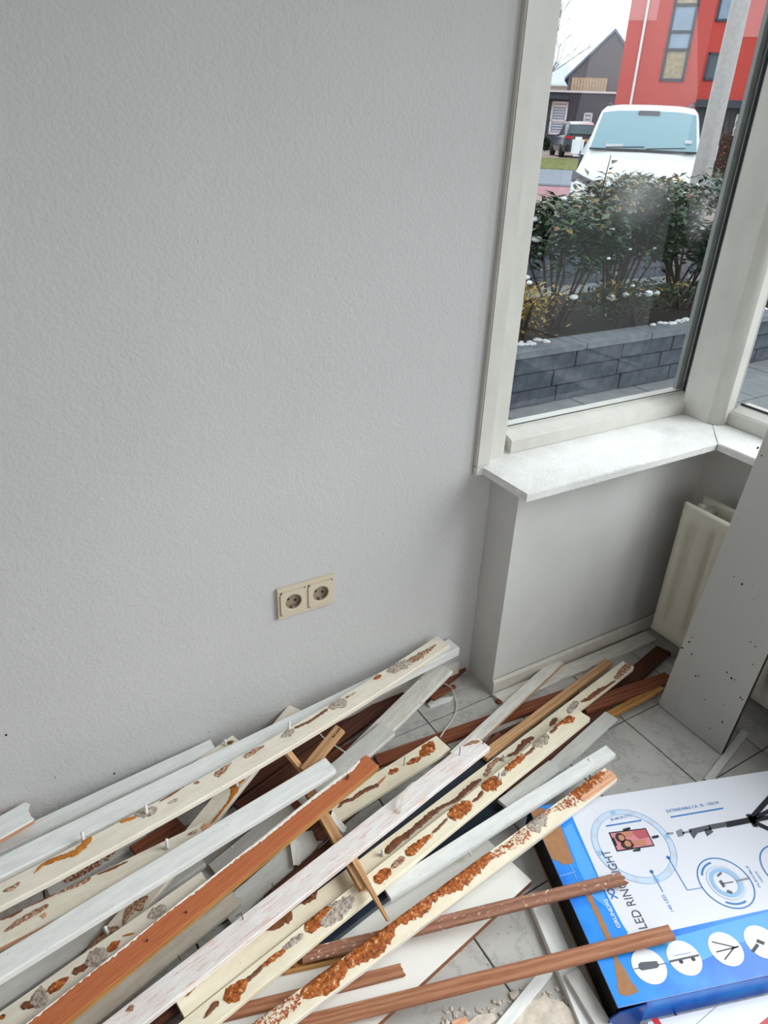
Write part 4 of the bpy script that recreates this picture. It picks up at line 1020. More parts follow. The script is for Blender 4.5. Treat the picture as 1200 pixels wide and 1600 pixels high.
for m_, p_ in (('amber_glue', [(898, 1122, 4), (887, 1124, 8), (877, 1126, 7), (868, 1136, 2)]), ('brown_glue', [(870, 1136, 2.5), (860, 1146, 2.5)]), ('plaster_residue', [(856, 1148, 5), (848, 1154, 9), (840, 1161, 9), (834, 1168, 3)]), ('brown_glue', [(835, 1168, 2.5), (828, 1175, 2.2), (820, 1181, 2)]),
             ('amber_glue', [(820, 1179, 4), (808, 1189, 5), (798, 1197, 5), (790, 1205, 4)]), ('plaster_residue', [(792, 1204, 4), (784, 1212, 4)]), ('amber_glue', [(782, 1216, 6), (772, 1222, 11), (762, 1228, 11), (755, 1234, 5)]), ('brown_glue', [(754, 1236, 3), (748, 1247, 2.5), (738, 1253, 2)]),
             ('amber_glue', [(736, 1253, 5), (727, 1260, 10), (712, 1270, 12), (701, 1277, 7)]), ('brown_glue', [(699, 1279, 2), (686, 1293, 2), (676, 1302, 2)]), ('amber_glue', [(676, 1304, 3), (660, 1315, 5), (646, 1327, 7), (635, 1336, 6)]), ('torn_brown', [(632, 1339, 4), (622, 1347, 5), (612, 1356, 3)]),
             ('amber_glue', [(610, 1358, 5), (598, 1368, 9), (586, 1378, 7)]), ('plaster_residue', [(553, 1402, 5), (540, 1412, 10), (526, 1424, 13), (512, 1436, 11), (502, 1446, 6)]), ('amber_glue', [(516, 1418, 6), (503, 1428, 12), (490, 1442, 12), (478, 1455, 7)]),
             ('plaster_residue', [(474, 1460, 4), (458, 1472, 5), (442, 1484, 3)]), ('amber_glue', [(446, 1484, 3), (430, 1495, 4), (410, 1510, 3)]), ('brown_glue', [(412, 1508, 2.5), (396, 1524, 3), (383, 1534, 3)]), ('amber_glue', [(386, 1530, 4), (376, 1541, 8), (362, 1555, 11), (350, 1562, 6)]), ('brown_glue', [(342, 1565, 4), (332, 1574, 4), (319, 1591, 1.5)])):
    patch(C7, m_, p_)
plug(C7, 779, 1219, .018); plug(C7, 580, 1390, .014)
K3 = board('K3', 'wooden_stick', 'painted wood stick crossing under the pink-white board', 'pale_wood', (476, 1236), (490, 1228), (562, 1390), (580, 1380), 0.014, torn1=.008, side_mat='ochre_wood')
K4 = board('K4', 'wood_splinter', 'thin pointed pale splinter lying across the two long cream boards', 'pale_wood', (538, 1330), (552, 1322), (602, 1438), (610, 1434), 0.008, torn1=.008, taper=.7)
W3 = board('W3', 'painted_board', 'bright blue-white board from the left edge up to the angled sticks', WP, (0, 1485), (0, 1532), (507, 1186), (526, 1200), 0.018, ext0=.25, cham=.006, rag=.001, shrink=1.0)
C4 = board('C4', 'painted_board', 'ivory board with two plaster pads under the bare orange board', IV, (0, 1570), (36, 1618), (312, 1368), (336, 1386), 0.012, ext0=.2, shrink=.96)
for m_, p_ in (('brown_glue', [(33, 1573, 4), (44, 1570, 5), (54, 1573, 2)]), ('plaster_residue', [(48, 1570, 6), (60, 1561, 11), (70, 1554, 10), (76, 1549, 5)]), ('amber_glue', [(74, 1551, 5), (90, 1540, 6), (108, 1527, 2)]), ('brown_glue', [(114, 1521, 4), (126, 1514, 5), (138, 1510, 3)]),
             ('plaster_residue', [(134, 1508, 6), (146, 1499, 11), (158, 1491, 10), (168, 1485, 5)]), ('amber_glue', [(166, 1487, 4), (178, 1478, 6), (188, 1470, 2)]), ('plaster_residue', [(232, 1434, 4), (246, 1424, 8), (260, 1417, 6)]), ('amber_glue', [(0, 1592, 4), (9, 1586, 3)]), ('amber_glue_smooth', [(192, 1463, .8), (202, 1460, 1.4), (211, 1458, .8)])):
    patch(C4, m_, p_)
O1 = board('O1', 'bare_board', 'board with bare orange wood face and white paint along one edge', 'orange_bare_wood', (36, 1600), (104, 1600), (571, 1179), (591, 1197), 0.016, ext0=.2, torn1=.004, rag=.002, cham=.002, side_mat='ochre_wood', wmul=.97)
patch(O1, 'white_paint_edge', [(22, 1612, 4), (60, 1582, 4), (110, 1541, 4), (150, 1508, 5), (182, 1484, 6), (200, 1470, 5), (250, 1430, 4), (300, 1392, 5), (360, 1345, 4), (420, 1300, 5), (470, 1260, 4), (520, 1222, 4), (548, 1202, 4), (562, 1188, 2)], 'paint_edge', .5, .0018)
patch(O1, 'brown_glue', [(543, 1209, 1), (545, 1216, 2.5), (542, 1217, 1)])
nail(O1, 540, 1218, .012, (.9, .1), r=.0012)
nail(O1, 230, 1470, .005, (.1, 0), r=.002); nail(O1, 291, 1426, .005, (.1, 0), r=.002)
P1b = board('P1', 'painted_board', 'pink-white flaking board with nails in the middle of the pile', 'pink_white_paint', (148, 1602), (228, 1602), (744, 1147), (763, 1169), 0.014, ext0=.15, torn1=.004, rag=.001, cham=.002, wmul=.95, shrink=.96)
nail(P1b, 380, 1436, .024, (-.02, .02), .012); nail(P1b, 281, 1500, .016); nail(P1b, 427, 1390, .022); nail(P1b, 718, 1180, .03, (.06, 0)); nail(P1b, 754, 1162, .014, (.3, -.2))
patch(P1b, 'torn_brown', [(198, 1580, 1.5), (206, 1574, 4), (210, 1572, 1)]); patch(P1b, 'torn_brown', [(724, 1166, 1), (738, 1160, 3), (750, 1158, 2)])
# curl of loose paint on the pink-white board
x_, y_ = loc(P1b, 622, 1272); x2_, y2_ = loc(P1b, 645, 1222)
bm = bmesh.new(); prev = None
for i in range(15):
    f = i / 14; cx = x_ + (x2_ - x_) * f; cy = y_ + (y2_ - y_) * f; z = 0.001 + 0.020 * math.sin(math.pi * min(1, f * 1.02)) ** 0.8
    a = bm.verts.new((cx - 0.010 * math.sin(math.pi * f), cy, z)); b_ = bm.verts.new((cx + 0.004 - 0.006 * math.sin(math.pi * f), cy - .003, z * .8 + .0005))
    if prev: bm.faces.new((prev[0], prev[1], b_, a))
    prev = (a, b_)
bmesh.ops.solidify(bm, geom=bm.faces[:], thickness=0.0006)
obj('paint_curl', bm, 'white_paint_edge', P1b.o)
C8 = board('C8', 'painted_board', 'nearest cream board with a heavy chain of orange glue blobs', CP, (383, 1602), (458, 1602), (943, 1202), (966, 1214), 0.015, ext0=.14, cham=.005, torn1=.006, side_mat='worn_white_paint', wmul=.98)
for m_, p_ in (('pink_cut_wood', [(958, 1208, 8), (946, 1216, 13), (925, 1236, 10), (908, 1250, 6)]), ('amber_glue', [(944, 1208, 5), (934, 1216, 12), (920, 1224, 14), (906, 1236, 13), (899, 1248, 7)]), ('mottled_glue', [(900, 1246, 8), (888, 1254, 9), (878, 1260, 5), (862, 1266, 3), (848, 1272, 4)]),
             ('plaster_residue', [(852, 1272, 6), (843, 1280, 11), (834, 1290, 12), (828, 1298, 7)]), ('mottled_glue', [(828, 1298, 8), (814, 1308, 9), (800, 1319, 6), (786, 1328, 6), (770, 1338, 5)]),
             ('amber_glue', [(772, 1334, 4), (756, 1342, 9), (740, 1352, 13), (722, 1366, 16), (704, 1382, 13), (690, 1392, 7), (682, 1398, 6)]), ('amber_glue', [(684, 1397, 6), (672, 1402, 9), (660, 1410, 14), (646, 1421, 14), (632, 1432, 10), (620, 1441, 6), (610, 1449, 6)]),
             ('amber_glue', [(616, 1446, 4), (606, 1454, 12), (592, 1466, 17), (576, 1479, 18), (561, 1491, 14), (548, 1502, 9), (538, 1508, 8)]), ('amber_glue', [(542, 1506, 7), (528, 1515, 14), (512, 1527, 20), (498, 1537, 17), (484, 1548, 10), (470, 1558, 6)]), ('mottled_glue', [(474, 1556, 5), (456, 1567, 10), (438, 1577, 13), (420, 1588, 16), (404, 1598, 15), (392, 1606, 12)])):
    patch(C8, m_, p_)
# plugs hanging below the white batten
for px, py in ((731, 1318), (923, 1200)):
    x, y = loc(W8, px, py); y = -W8.W * .36
    bm = bmesh.new(); bm_tube(bm, [(x, y, -W8.th), (x + .002, y - .002, -W8.th - 0.022)], [0.0036, 0.0028], 8); obj('wall_plug', bm, 'wall_plug_plastic', W8.o, True)
# ink stamps on the sticks
for b, pts in ((K1, ((516, 1150), (529, 1136))), (T4, ((455, 1514), (462, 1512))), (T4, ((478, 1502), (520, 1492))), (B4, ((392, 1262), (430, 1240)))):
    (xa, ya), (xb, yb) = loc(b, *pts[0]), loc(b, *pts[1])
    bm = bmesh.new(); n = max(5, int(abs(xb - xa) / .005))
    for i in range(n):
        x = xa + (xb - xa) * (i + .2) / n; d = abs(xb - xa) / n * .55; y = -0.1 * b.W
        bm_box(bm, x, x + d * random.uniform(.4, 1), y - .0025, y + .0025 * random.uniform(.2, 1), .0008, .0013)
    obj('stamped_mark', bm, 'ink_dark', b.o)
# ------------------------------------------------------------------ bead chain
def chain(key_pts):
    P = [Vector(on_z(px, py, z)) for px, py, z in key_pts]
    out = []
    for i in range(len(P) - 1):
        p0, p1, p2, p3 = P[max(0, i - 1)], P[i], P[i + 1], P[min(len(P) - 1, i + 2)]
        for k in range(12):
            t = k / 12; out.append(0.5 * ((2 * p1) + (-p0 + p2) * t + (2 * p0 - 5 * p1 + 4 * p2 - p3) * t * t + (-p0 + 3 * p1 - 3 * p2 + p3) * t ** 3))
    # even spacing
    beads = [out[0]]; acc = 0
    for a, b in zip(out, out[1:]):
        seg = (b - a).length
        while acc + seg >= 0.0062:
            f = (0.0062 - acc) / seg; a = a.lerp(b, f); beads.append(a.copy()); seg = (b - a).length; acc = 0
        acc += seg
    return beads, out
bd, path = chain([(588, 1094, .03), (604, 1086, .03), (630, 1063, .03), (655, 1062, .03), (680, 1062, .02), (694, 1068, .02), (706, 1076, .014), (713, 1095, .006), (712, 1112, .003), (704, 1128, .003), (694, 1142, .018), (688, 1152, .03)])
c0 = bd[len(bd) // 2]
ch = empty('bead_chain', c0); tag(ch, 'thin white beaded blind chain looped on the tiles near the corner', 'chain')
bm = bmesh.new()
for p in bd: bmesh.ops.create_icosphere(bm, subdivisions=1, radius=0.0026, matrix=Matrix.Translation(p - c0))
o = obj('beads', bm, 'chain_white', ch, True); o['kind'] = 'stuff'
bm = bmesh.new(); bm_tube(bm, [p - c0 for p in path[::2]], 0.0006, 5); obj('chain_cord', bm, 'chain_white', ch)
bd, path = chain([(490, 1134, .09), (505, 1152, .075), (522, 1164, .07), (540, 1176, .07)])
c0 = bd[len(bd) // 2]
ch = empty('bead_chain', c0); tag(ch, 'end of a beaded chain between the long cream board and pale stick', 'chain')
bm = bmesh.new()
for p in bd: bmesh.ops.create_icosphere(bm, subdivisions=1, radius=0.0026, matrix=Matrix.Translation(p - c0))
o = obj('beads', bm, 'chain_white', ch, True); o['kind'] = 'stuff'
# ------------------------------------------------------------------ rubble on the floor
bm = bmesh.new()
def chip(px, py, s, z=0.0):
    p = on_z(px, py, z + s * .3)
    r = bmesh.ops.create_icosphere(bm, subdivisions=1, radius=s)
    sx, sy = random.uniform(.7, 1.6), random.uniform(.6, 1.2); a = random.uniform(0, 6.28)
    for v in r['verts']:
        c = v.co; k = 1 + .45 * nz(c.x * 200 + px, c.y * 200 + py, c.z * 200); x, y = c.x * sx * k, c.y * sy * k
        v.co = Vector((p[0] + x * math.cos(a) - y * math.sin(a), p[1] + x * math.sin(a) + y * math.cos(a), z + s * .3 + c.z * k * .45))
for _ in range(230):
    f = random.random(); px = random.uniform(690, 900); py = random.uniform(1545, 1625) + (900 - px) * .05 * (1 if px < 800 else 0)
    if px < 770 and py < 1575: continue
    chip(px, py, abs(random.gauss(0.0022, 0.0028)) + .001)
for _ in range(60): chip(random.uniform(720, 860), random.uniform(1055, 1130), random.uniform(.0008, .0024))
for _ in range(70): chip(random.uniform(860, 1120), random.uniform(1110, 1230), random.uniform(.0006, .0018))
for _ in range(40): chip(random.uniform(700, 770), random.uniform(1045, 1085), random.uniform(.001, .003))
o = obj('rubble', bm, 'plaster_debris'); o['kind'] = 'stuff'; tag(o, 'plaster crumbs and dust scattered over the tiled floor', 'rubble')
for nm, lb, pts, zt, m_ in (('plaster_flake', 'large broken plaster flake on the floor at the bottom edge', [(790, 1596), (812, 1568), (850, 1556), (880, 1566), (905, 1590), (915, 1612), (850, 1625)], .008, 'plaster_debris'),
                       ('plaster_flake', 'thin plaster flake beside the narrow white strip', [(722, 1606), (745, 1586), (770, 1582), (776, 1592), (752, 1612)], .005, 'plaster_debris'),
                       ('wood_chip', 'small pink wood chip near the bottom edge left of the white strip', [(705, 1596), (728, 1588), (733, 1600), (712, 1612)], .005, 'pink_cut_wood'),
                       ('wood_chip', 'small white board offcut behind the pile beside the bead chain', [(668, 1100), (674, 1093), (708, 1088), (704, 1094), (672, 1104)], .006, 'white_paint'),
                       ('wood_chip', 'tiny brown wood block below the window pier', [(774, 1093), (779, 1090), (784, 1095), (779, 1098)], .008, 'red_brown_wood')):
    P = [on_z(*p, zt)[:2] for p in pts]; c = np.mean(P, 0); bm = bmesh.new(); bm_prism(bm, [p - c for p in P], 0, zt)
    for v in bm.verts: v.co.z *= 1 + .5 * nz(v.co.x * 60, v.co.y * 60)
    o = obj(nm, bm, m_); o.location = (c[0], c[1], 0.0002); tag(o, lb, 'flake' if 'flake' in nm else 'wood chip')

# ================================================================== outside
GZ = -0.05
gs = empty('ground_outside'); struct(gs, 'paved and grassy ground outside the window')
# ground strips run square to the line of sight through the window
g0 = ray(880, 250); gv = np.array([g0[0], g0[1]]) / math.hypot(g0[0], g0[1]); gp = np.array([gv[1], -gv[0]])
def strip(name, d0, z0, d1, z1, half, mat):
    bm = bmesh.new()
    P = [(-half, d0, z0), (half, d0, z0), (half, d1, z1), (-half, d1, z1)]
    T_ = [bm.verts.new((gp[0] * a + gv[0] * d + CAM[0], gp[1] * a + gv[1] * d + CAM[1], z)) for a, d, z in P]
    B_ = [bm.verts.new((v.co.x, v.co.y, v.co.z - .15)) for v in T_]
    bm.faces.new(T_); bm.faces.new(B_[::-1])
    for i in range(4): bm.faces.new((T_[i], T_[(i + 1) % 4], B_[(i + 1) % 4], B_[i]))
    return obj(name, bm, mat, gs)
strip('driveway', 8.5, GZ - .012, 20.5, -.04, 40, 'driveway_brick')
strip('cycle_path', 20.5, -.04, 24.4, -.03, 60, 'cycle_path_red')
strip('kerb', 24.4, .01, 25.0, .01, 60, 'coping_stone')
strip('road', 25.0, -.03, 34.0, .03, 80, 'road_asphalt')
strip('grass_verge', 34.0, .06, 41.5, .22, 80, 'verge_grass')
strip('far_street', 41.5, .24, 140, .34, 120, 'driveway_brick')
bm = bmesh.new()
yb = 2.02 + .6
bm_prism(bm, [(-4, 0.25), (12.5, 0.25), (12.5, 9.5), (-4, 9.5)], GZ - .2, GZ - .03); obj('terrace_base', bm, 'soil', gs)
# terrace paving slabs
slab_me = bpy.data.meshes.new('paving_slab'); bm = bmesh.new(); bm_box(bm, -.2965, .2965, -.2965, .2965, -.05, 0, .003); bm.to_mesh(slab_me); bm.free(); slab_me.materials.append(MATS['paving_slab'])
for i in range(16):
    for j in range(3):
        o = obj('paving_slab', slab_me, None, gs); o.location = (1.25 + .6 * i + (.3 if j % 2 else 0), .42 + .6 * j - .0, GZ + random.uniform(-.001, .001))
for i in range(5):
    for j in range(4):
        o = obj('paving_slab', slab_me, None, gs); o.location = (2.6 + .6 * i, -.2 - .6 * j, GZ)
for i in range(12):
    for j in range(6):
        o = obj('paving_slab', slab_me, None, gs); o.location = (3.4 + .6 * i, 3.55 + .6 * j, GZ)
# raised planter of stacked stone
pl = empty('stone_planter', (5.2, 1.86, GZ)); tag(pl, 'raised dark grey stone planter in front of the hedge', 'planter')
blk = {}
for row in range(3):
    x = -3.4 - random.uniform(0, .3)
    zb = row * .108; 
    while x < 5.4:
        L_ = random.choice((.42, .5, .58)); k = (L_, row)
        if k not in blk:
            me = bpy.data.meshes.new('stone_block'); bm = bmesh.new(); bm_box(bm, .003, L_ - .003, 0, .15, .002, .106, .005)
            for v in bm.verts:
                if v.co.y < .01: v.co.y += .004 * nz(v.co.x * 9 + row, v.co.z * 20)
            bm.to_mesh(me); bm.free(); me.materials.append(MATS['planter_stone']); blk[k] = me
        o = obj('stone_block', blk[k], None, pl); o.location = (x, random.uniform(-.004, .004), zb); x += L_
x = -3.6
cop = bpy.data.meshes.new('coping'); bm = bmesh.new(); bm_box(bm, .002, .598, -.02, .17, 0, .04, .004); bm.to_mesh(cop); bm.free(); cop.materials.append(MATS['coping_stone'])
while x < 5.3:
    o = obj('coping_slab', cop, None, pl); o.location = (x, 0, .325); x += .6
box('soil_bed', -3.5, 5.4, .16, 1.30, .2, .33, 'soil', pl)
bm = bmesh.new()
for x0_, x1_, n_s in ((-1.02, -.52, 34), (-.40, -.28, 8), (-2.30, -2.02, 18), (.25, .6, 16)):
    for _ in range(n_s):
        r = bmesh.ops.create_icosphere(bm, subdivisions=1, radius=random.uniform(.008, .024)); xx = random.uniform(x0_, x1_); yy = random.uniform(.10, .17)
        for v in r['verts']: v.co = Vector((v.co.x * 1.4 + xx, v.co.y + yy, v.co.z * .6 + .368))
o = obj('snow_patch', bm, 'snow', pl, True); o['kind'] = 'stuff'
# low wall behind the hedge
lw = empty('low_garden_wall', (7.2, 4.75, GZ)); tag(lw, 'low dark stone wall standing behind the hedge', 'wall')
for row in range(4):
    x = -4.2 - .2 * (row % 2)
    while x < 4:
        me = blk[(.5, row % 3)] if (.5, row % 3) in blk else list(blk.values())[0]
        L_ = .5 if (.5, row % 3) in blk else list(blk.keys())[0][0]
        o = obj('stone_block', me, None, lw); o.location = (x, 0, row * .108); x += L_
# shrubs
def leaf_geom(bm, p, d, up, L_, W_):
    d = d.normalized(); s = d.cross(up)
    if s.length < 1e-3: s = d.orthogonal()
    s.normalize(); n = s.cross(d)
    a = bm.verts.new(p); b = bm.verts.new(p + d * L_ * .45 + s * W_ / 2 + n * W_ * .12); c = bm.verts.new(p + d * L_ - n * L_ * .1)
    e = bm.verts.new(p + d * L_ * .45 - s * W_ / 2 + n * W_ * .12); m = bm.verts.new(p + d * L_ * .5)
    for q in ((a, b, m), (b, c, m), (c, e, m), (e, a, m)): bm.faces.new(q)
leaf_me = bpy.data.meshes.new('leaf'); bm = bmesh.new(); leaf_geom(bm, Vector((0, 0, 0)), Vector((1, 0, 0)), Vector((0, 0, 1)), .095, .040); bm.to_mesh(leaf_me); bm.free(); leaf_me.materials.append(MATS['laurel_leaf'])
leaf_y = leaf_me.copy(); leaf_y.materials.clear(); leaf_y.materials.append(MATS['young_leaf'])
def shrub(name, label, base, stems, nleaf, size, ztop, zlow, rx, ry, mat, young=0, single=40, snow=14, seed=0, sparse_low=True, group='shrubs in the stone planter'):
    R = random.Random(seed)
    root = empty(name, base); tag(root, label, 'shrub', group)
    tips = []
    bmS = bmesh.new()
    for s in range(stems):
        a = R.uniform(0, 6.28); r = R.uniform(.3, 1)
        tip = Vector((rx * r * math.cos(a), ry * r * math.sin(a), R.uniform(zlow + .45 * (ztop - zlow), ztop)))
        b0 = Vector((R.uniform(-.10, .10), R.uniform(-.06, .06), 0)); midp = b0.lerp(tip, .5) + Vector((R.uniform(-.05, .05), R.uniform(-.05, .05), .06))
        bm_tube(bmS, [b0, midp, tip], [.011, .008, .003], 6); tips.append((b0, midp, tip))
        for _ in range(3):
            f = R.uniform(.35, .9); q = midp.lerp(tip, f); t2 = q + Vector((R.uniform(-.2, .2), R.uniform(-.15, .15), R.uniform(.05, .2))); t2.z = min(t2.z, ztop); bm_tube(bmS, [q, t2], [.005, .002], 5); tips.append((midp, q, t2))
    obj('stems', bmS, 'bark', root)
    bm = bmesh.new(); bmy = bmesh.new(); bmw = bmesh.new(); spots = []
    for i in range(nleaf):
        b0, m_, t_ = R.choice(tips); f = R.random() ** .6
        p = (m_.lerp(t_, f)) + Vector((R.gauss(0, .06), R.gauss(0, .06), R.gauss(0, .05)))
        if p.z < zlow and sparse_low and R.random() < .8: continue
        if p.z < .02: continue
        if p.z > ztop * 1.04: p.z = ztop * R.uniform(.9, 1.02)
        a = R.uniform(0, 6.28); d = Vector((math.cos(a), math.sin(a), R.uniform(-.3, .8)))
        yg = young and p.z > ztop * .82 and R.random() < young
        leaf_geom(bmy if yg else bm, p, d, Vector((R.uniform(-.4, .4), R.uniform(-.4, .4), 1)), size * R.uniform(.7, 1.25), size * R.uniform(.32, .5))
        spots.append(p)
    o = obj('foliage', bm, mat, root); o['kind'] = 'stuff'
    if young: o = obj('young_foliage', bmy, 'young_leaf', root); o['kind'] = 'stuff'
    near = sorted(spots, key=lambda p: p.y - .3 * p.z)[:single * 2]
    for p in R.sample(near, min(single, len(near))):
        o = obj('leaf', leaf_me, None, root); o.location = p + Vector((0, -.03, .01)); o.rotation_euler = (R.uniform(-.5, .5), R.uniform(-.7, .3), R.uniform(0, 6.28)); s = R.uniform(.8, 1.2) * size / .095; o.scale = (s, s, s)
    for _ in range(snow):
        p = R.choice(spots); r = bmesh.ops.create_icosphere(bmw, subdivisions=2, radius=R.uniform(.010, .028))
        k = R.uniform(1, 1.7)
        for v in r['verts']: v.co = Vector((v.co.x * k + p.x, v.co.y + p.y - .03, v.co.z * .75 + p.z + .02))
    if snow: o = obj('snow_clumps', bmw, 'snow', root, True); o['kind'] = 'stuff'
    return root
SB = GZ + .33
shrub('laurel_shrub', 'glossy dark green shrub nearest the left window edge with visible bare stems', (3.55, 2.32, SB), 11, 2100, .085, .80, .36, .42, .34, 'laurel_leaf', .10, 60, 16, 3)
shrub('laurel_shrub', 'tall glossy green shrub in the middle topped with yellow shoots', (4.25, 2.50, SB), 16, 3000, .088, .92, .16, .44, .36, 'laurel_leaf', .40, 70, 26, 5)
shrub('laurel_shrub', 'dense dark green shrub at the foot of the lamp post', (4.95, 2.42, SB), 16, 3200, .084, .93, .05, .42, .36, 'laurel_leaf', .05, 70, 26, 8)
shrub('laurel_shrub', 'dark green shrub seen past the corner post', (5.75, 2.55, SB), 12, 1400, .080, .95, .1, .40, .36, 'laurel_leaf', .05, 20, 14, 11)
shrub('low_shrub', 'low grey-green undergrowth in front of the middle shrub', (4.10, 2.16, SB), 12, 800, .055, .28, .02, .52, .12, 'laurel_leaf', .25, 20, 10, 13, False)
shrub('gold_shrub', 'small yellow variegated shrub spilling over the planter edge', (2.98, 2.06, SB), 10, 900, .036, .38, .0, .16, .12, 'gold_leaf', 0, 10, 12, 17, False)
for k in range(2):   # taller flowering tip
    pass
R = random.Random(4); tipo = empty('shrub_shoot', (3.78, 2.34, SB + .5)); tag(tipo, 'single leafy shoot rising above the hedge before the van', 'shrub')
bm = bmesh.new(); bm_tube(bm, [(0, 0, 0), (.03, 0, .3), (.07, 0, .58)], [.006, .005, .003], 6); obj('stems', bm, 'bark', tipo)
for k in range(9):
    o = obj('leaf', leaf_me, None, tipo); z = .25 + .035 * k; o.location = (.03 + .0018 * k * 8 * .5, 0, z); o.rotation_euler = (R.uniform(-.4, .4), -.35, k * 2.4)

# lamp post
lp0 = at(1098, 265, 8.4)
lp = empty('lamp_post', (lp0[0], lp0[1], GZ)); tag(lp, 'grey steel lamp post standing in front of the white van', 'lamp post')
bm = bmesh.new(); bm_tube(bm, [(0, 0, 0), (0, 0, 1.0), (0, 0, 6.0)], [.099, .094, .058], 20); obj('pole', bm, 'lamp_post_steel', lp, True)
bm = bmesh.new(); bm_tube(bm, [(0, 0, 5.95), (0.05, 0, 6.15), (.5, 0, 6.3)], [.05, .045, .04], 12); bm_box(bm, .45, 1.0, -.12, .12, 6.24, 6.36); obj('lamp_head', bm, 'lamp_housing', lp)
bm = bmesh.new(); bm_box(bm, -.07, .07, -.092, -.08, .55, 1.0, .003); obj('service_hatch', bm, 'lamp_post_steel', lp)

# ---- van
vb = at(1004, 233, 12.9); vdir = np.array([vb[0] - CAM[0], vb[1] - CAM[1]]); vdir /= np.linalg.norm(vdir)
van = empty('white_van', (vb[0], vb[1], GZ), math.atan2(vdir[1], vdir[0]) - math.pi / 2)     # local +y points away from the camera, y=0 at windscreen foot
tag(van, 'white van parked facing the house behind the hedge', 'van')
secs = [  # y, z_top, half width low, half width top, z_low
    (-1.02, .62, .70, .66, .30), (-1.00, .80, .86, .78, .26), (-.92, .98, .93, .84, .24), (-.70, 1.12, .95, .86, .24), (-.35, 1.21, .955, .865, .24), (0.0, 1.29, .955, .865, .24), (.02, 1.30, .955, .86, .24)]
def ring(bm, y, zt, wl_, wt, zl, n=7):
    pts = []
    zw = min(zt - .06, 1.0)
    prof = [(0, zt), (wt * .55, zt - .006), (wt * .9, zt - .03), (wt, zt - .07), (wl_ * .99, max(zw, zl + .12) * .9), (wl_, zl + .25), (wl_ * .97, zl)]
    R_ = [bm.verts.new((x, y, z)) for x, z in prof]; L_ = [bm.verts.new((-x, y, z)) for x, z in prof[1:]]
    return L_[::-1] + R_
bm = bmesh.new(); rs = [ring(bm, *s) for s in secs]
for a, b in zip(rs, rs[1:]):
    for i in range(len(a) - 1): bm.faces.new((a[i], a[i + 1], b[i + 1], b[i]))
bm.faces.new(rs[0]); 
obj('bonnet', bm, 'van_white_paint', van, True)
bm = bmesh.new()
ca = [(.05, 1.30, .955, .86), (.35, 1.62, .945, .80), (.62, 1.86, .93, .755), (.80, 1.935, .92, .74), (1.3, 1.965, .92, .74), (3.6, 1.96, .92, .74), (3.72, 1.90, .91, .73)]
rs = []
for y, zt, wl_, wt in ca:
    prof = [(0, zt), (wt * .6, zt - .008), (wt * .92, zt - .035), (wt, zt - .09), (wl_ - .05 if zt > 1.5 else wl_ - .02, 1.22), (wl_, .95), (wl_ * .98, .26)]
    R_ = [bm.verts.new((x, y, z)) for x, z in prof]; L_ = [bm.verts.new((-x, y, z)) for x, z in prof[1:]]; rs.append(L_[::-1] + R_)
for a, b in zip(rs, rs[1:]):
    for i in range(len(a) - 1): bm.faces.new((a[i], a[i + 1], b[i + 1], b[i]))
bm.faces.new(rs[-1][::-1])
obj('cabin_body', bm, 'van_white_paint', van, True)
# windscreen
bm = bmesh.new(); g = []
ysec = [c_[0] for c_ in ca[:4]]; zsec = [c_[1] for c_ in ca[:4]]; wsec = [c_[3] for c_ in ca[:4]]
for y in np.linspace(.06, .60, 9):
    zt = np.interp(y, ysec, zsec); wt = np.interp(y, ysec, wsec)
    g.append([bm.verts.new((sx * wt * .93, y - .022, zt + .018 - np.interp(abs(sx * .93), (0, .6, .92, 1), (0, .008, .035, .09)))) for sx in np.linspace(-1, 1, 13)])
for a, b in zip(g, g[1:]):
    for i in range(12): bm.faces.new((a[i], a[i + 1], b[i + 1], b[i]))
obj('windscreen', bm, 'windscreen_glass', van, True)
bm = bmesh.new(); bm_box(bm, -.80, .80, -.035, .02, 1.298, 1.322); obj('wiper_cowl', bm, 'black_trim', van)
for a, b in (((-.55, -.02, 1.335), (.02, .03, 1.36)), ((.05, -.02, 1.335), (.62, .03, 1.365))):
    bm = bmesh.new(); bm_tube(bm, [a, b], .009, 6); obj('wiper', bm, 'black_trim', van)
bm = bmesh.new(); bm_box(bm, -.16, .16, .50, .60, 1.78, 1.86, .01); obj('mirror_camera', bm, 'lamp_housing', van)
bm = bmesh.new(); bm_box(bm, -.56, -.30, .05, .075, 1.34, 1.385); o = obj('permit_card', bm, 'upvc_white', van)
bm = bmesh.new(); bm_box(bm, .60, .70, .13, .15, 1.43, 1.475); obj('sticker', bm, 'upvc_white', van)
for s in (-1, 1):
    bm = bmesh.new(); bm_box(bm, s * 1.00 - .09, s * 1.00 + .09, .12, .30, 1.18, 1.46, .04); obj('side_mirror', bm, 'van_white_paint', van)
    bm = bmesh.new(); bm_box(bm, min(s * .88, s * .97), max(s * .88, s * .97), .16, .22, 1.2, 1.26); obj('mirror_arm', bm, 'black_trim', van)
    bm = bmesh.new(); pr = [(s * .48, .86), (s * .80, .97), (s * .935, 1.03), (s * .94, .88), (s * .75, .80), (s * .52, .78)]
    A_ = [bm.verts.new((x, -1.005 + .55 * max(0, abs(x) - .55) ** 1.4 - .03, z)) for x, z in pr]; B_ = [bm.verts.new((x, -.80, z)) for x, z in pr]
    bm.faces.new(A_); bm.faces.new(B_[::-1])
    for i in range(6): bm.faces.new((A_[i], A_[(i + 1) % 6], B_[(i + 1) % 6], B_[i]))
    obj('headlamp', bm, 'lamp_housing', van)
    for yy in (-.35, 2.65):
        bm = bmesh.new(); bm_tube(bm, [(s * .76, yy, .33), (s * .97, yy, .33)], .33, 20); obj('wheel', bm, 'tyre_rubber', van, True)
bm = bmesh.new(); bm_box(bm, -.50, .50, -1.05, -1.0, .66, .84); obj('grille', bm, 'black_trim', van)
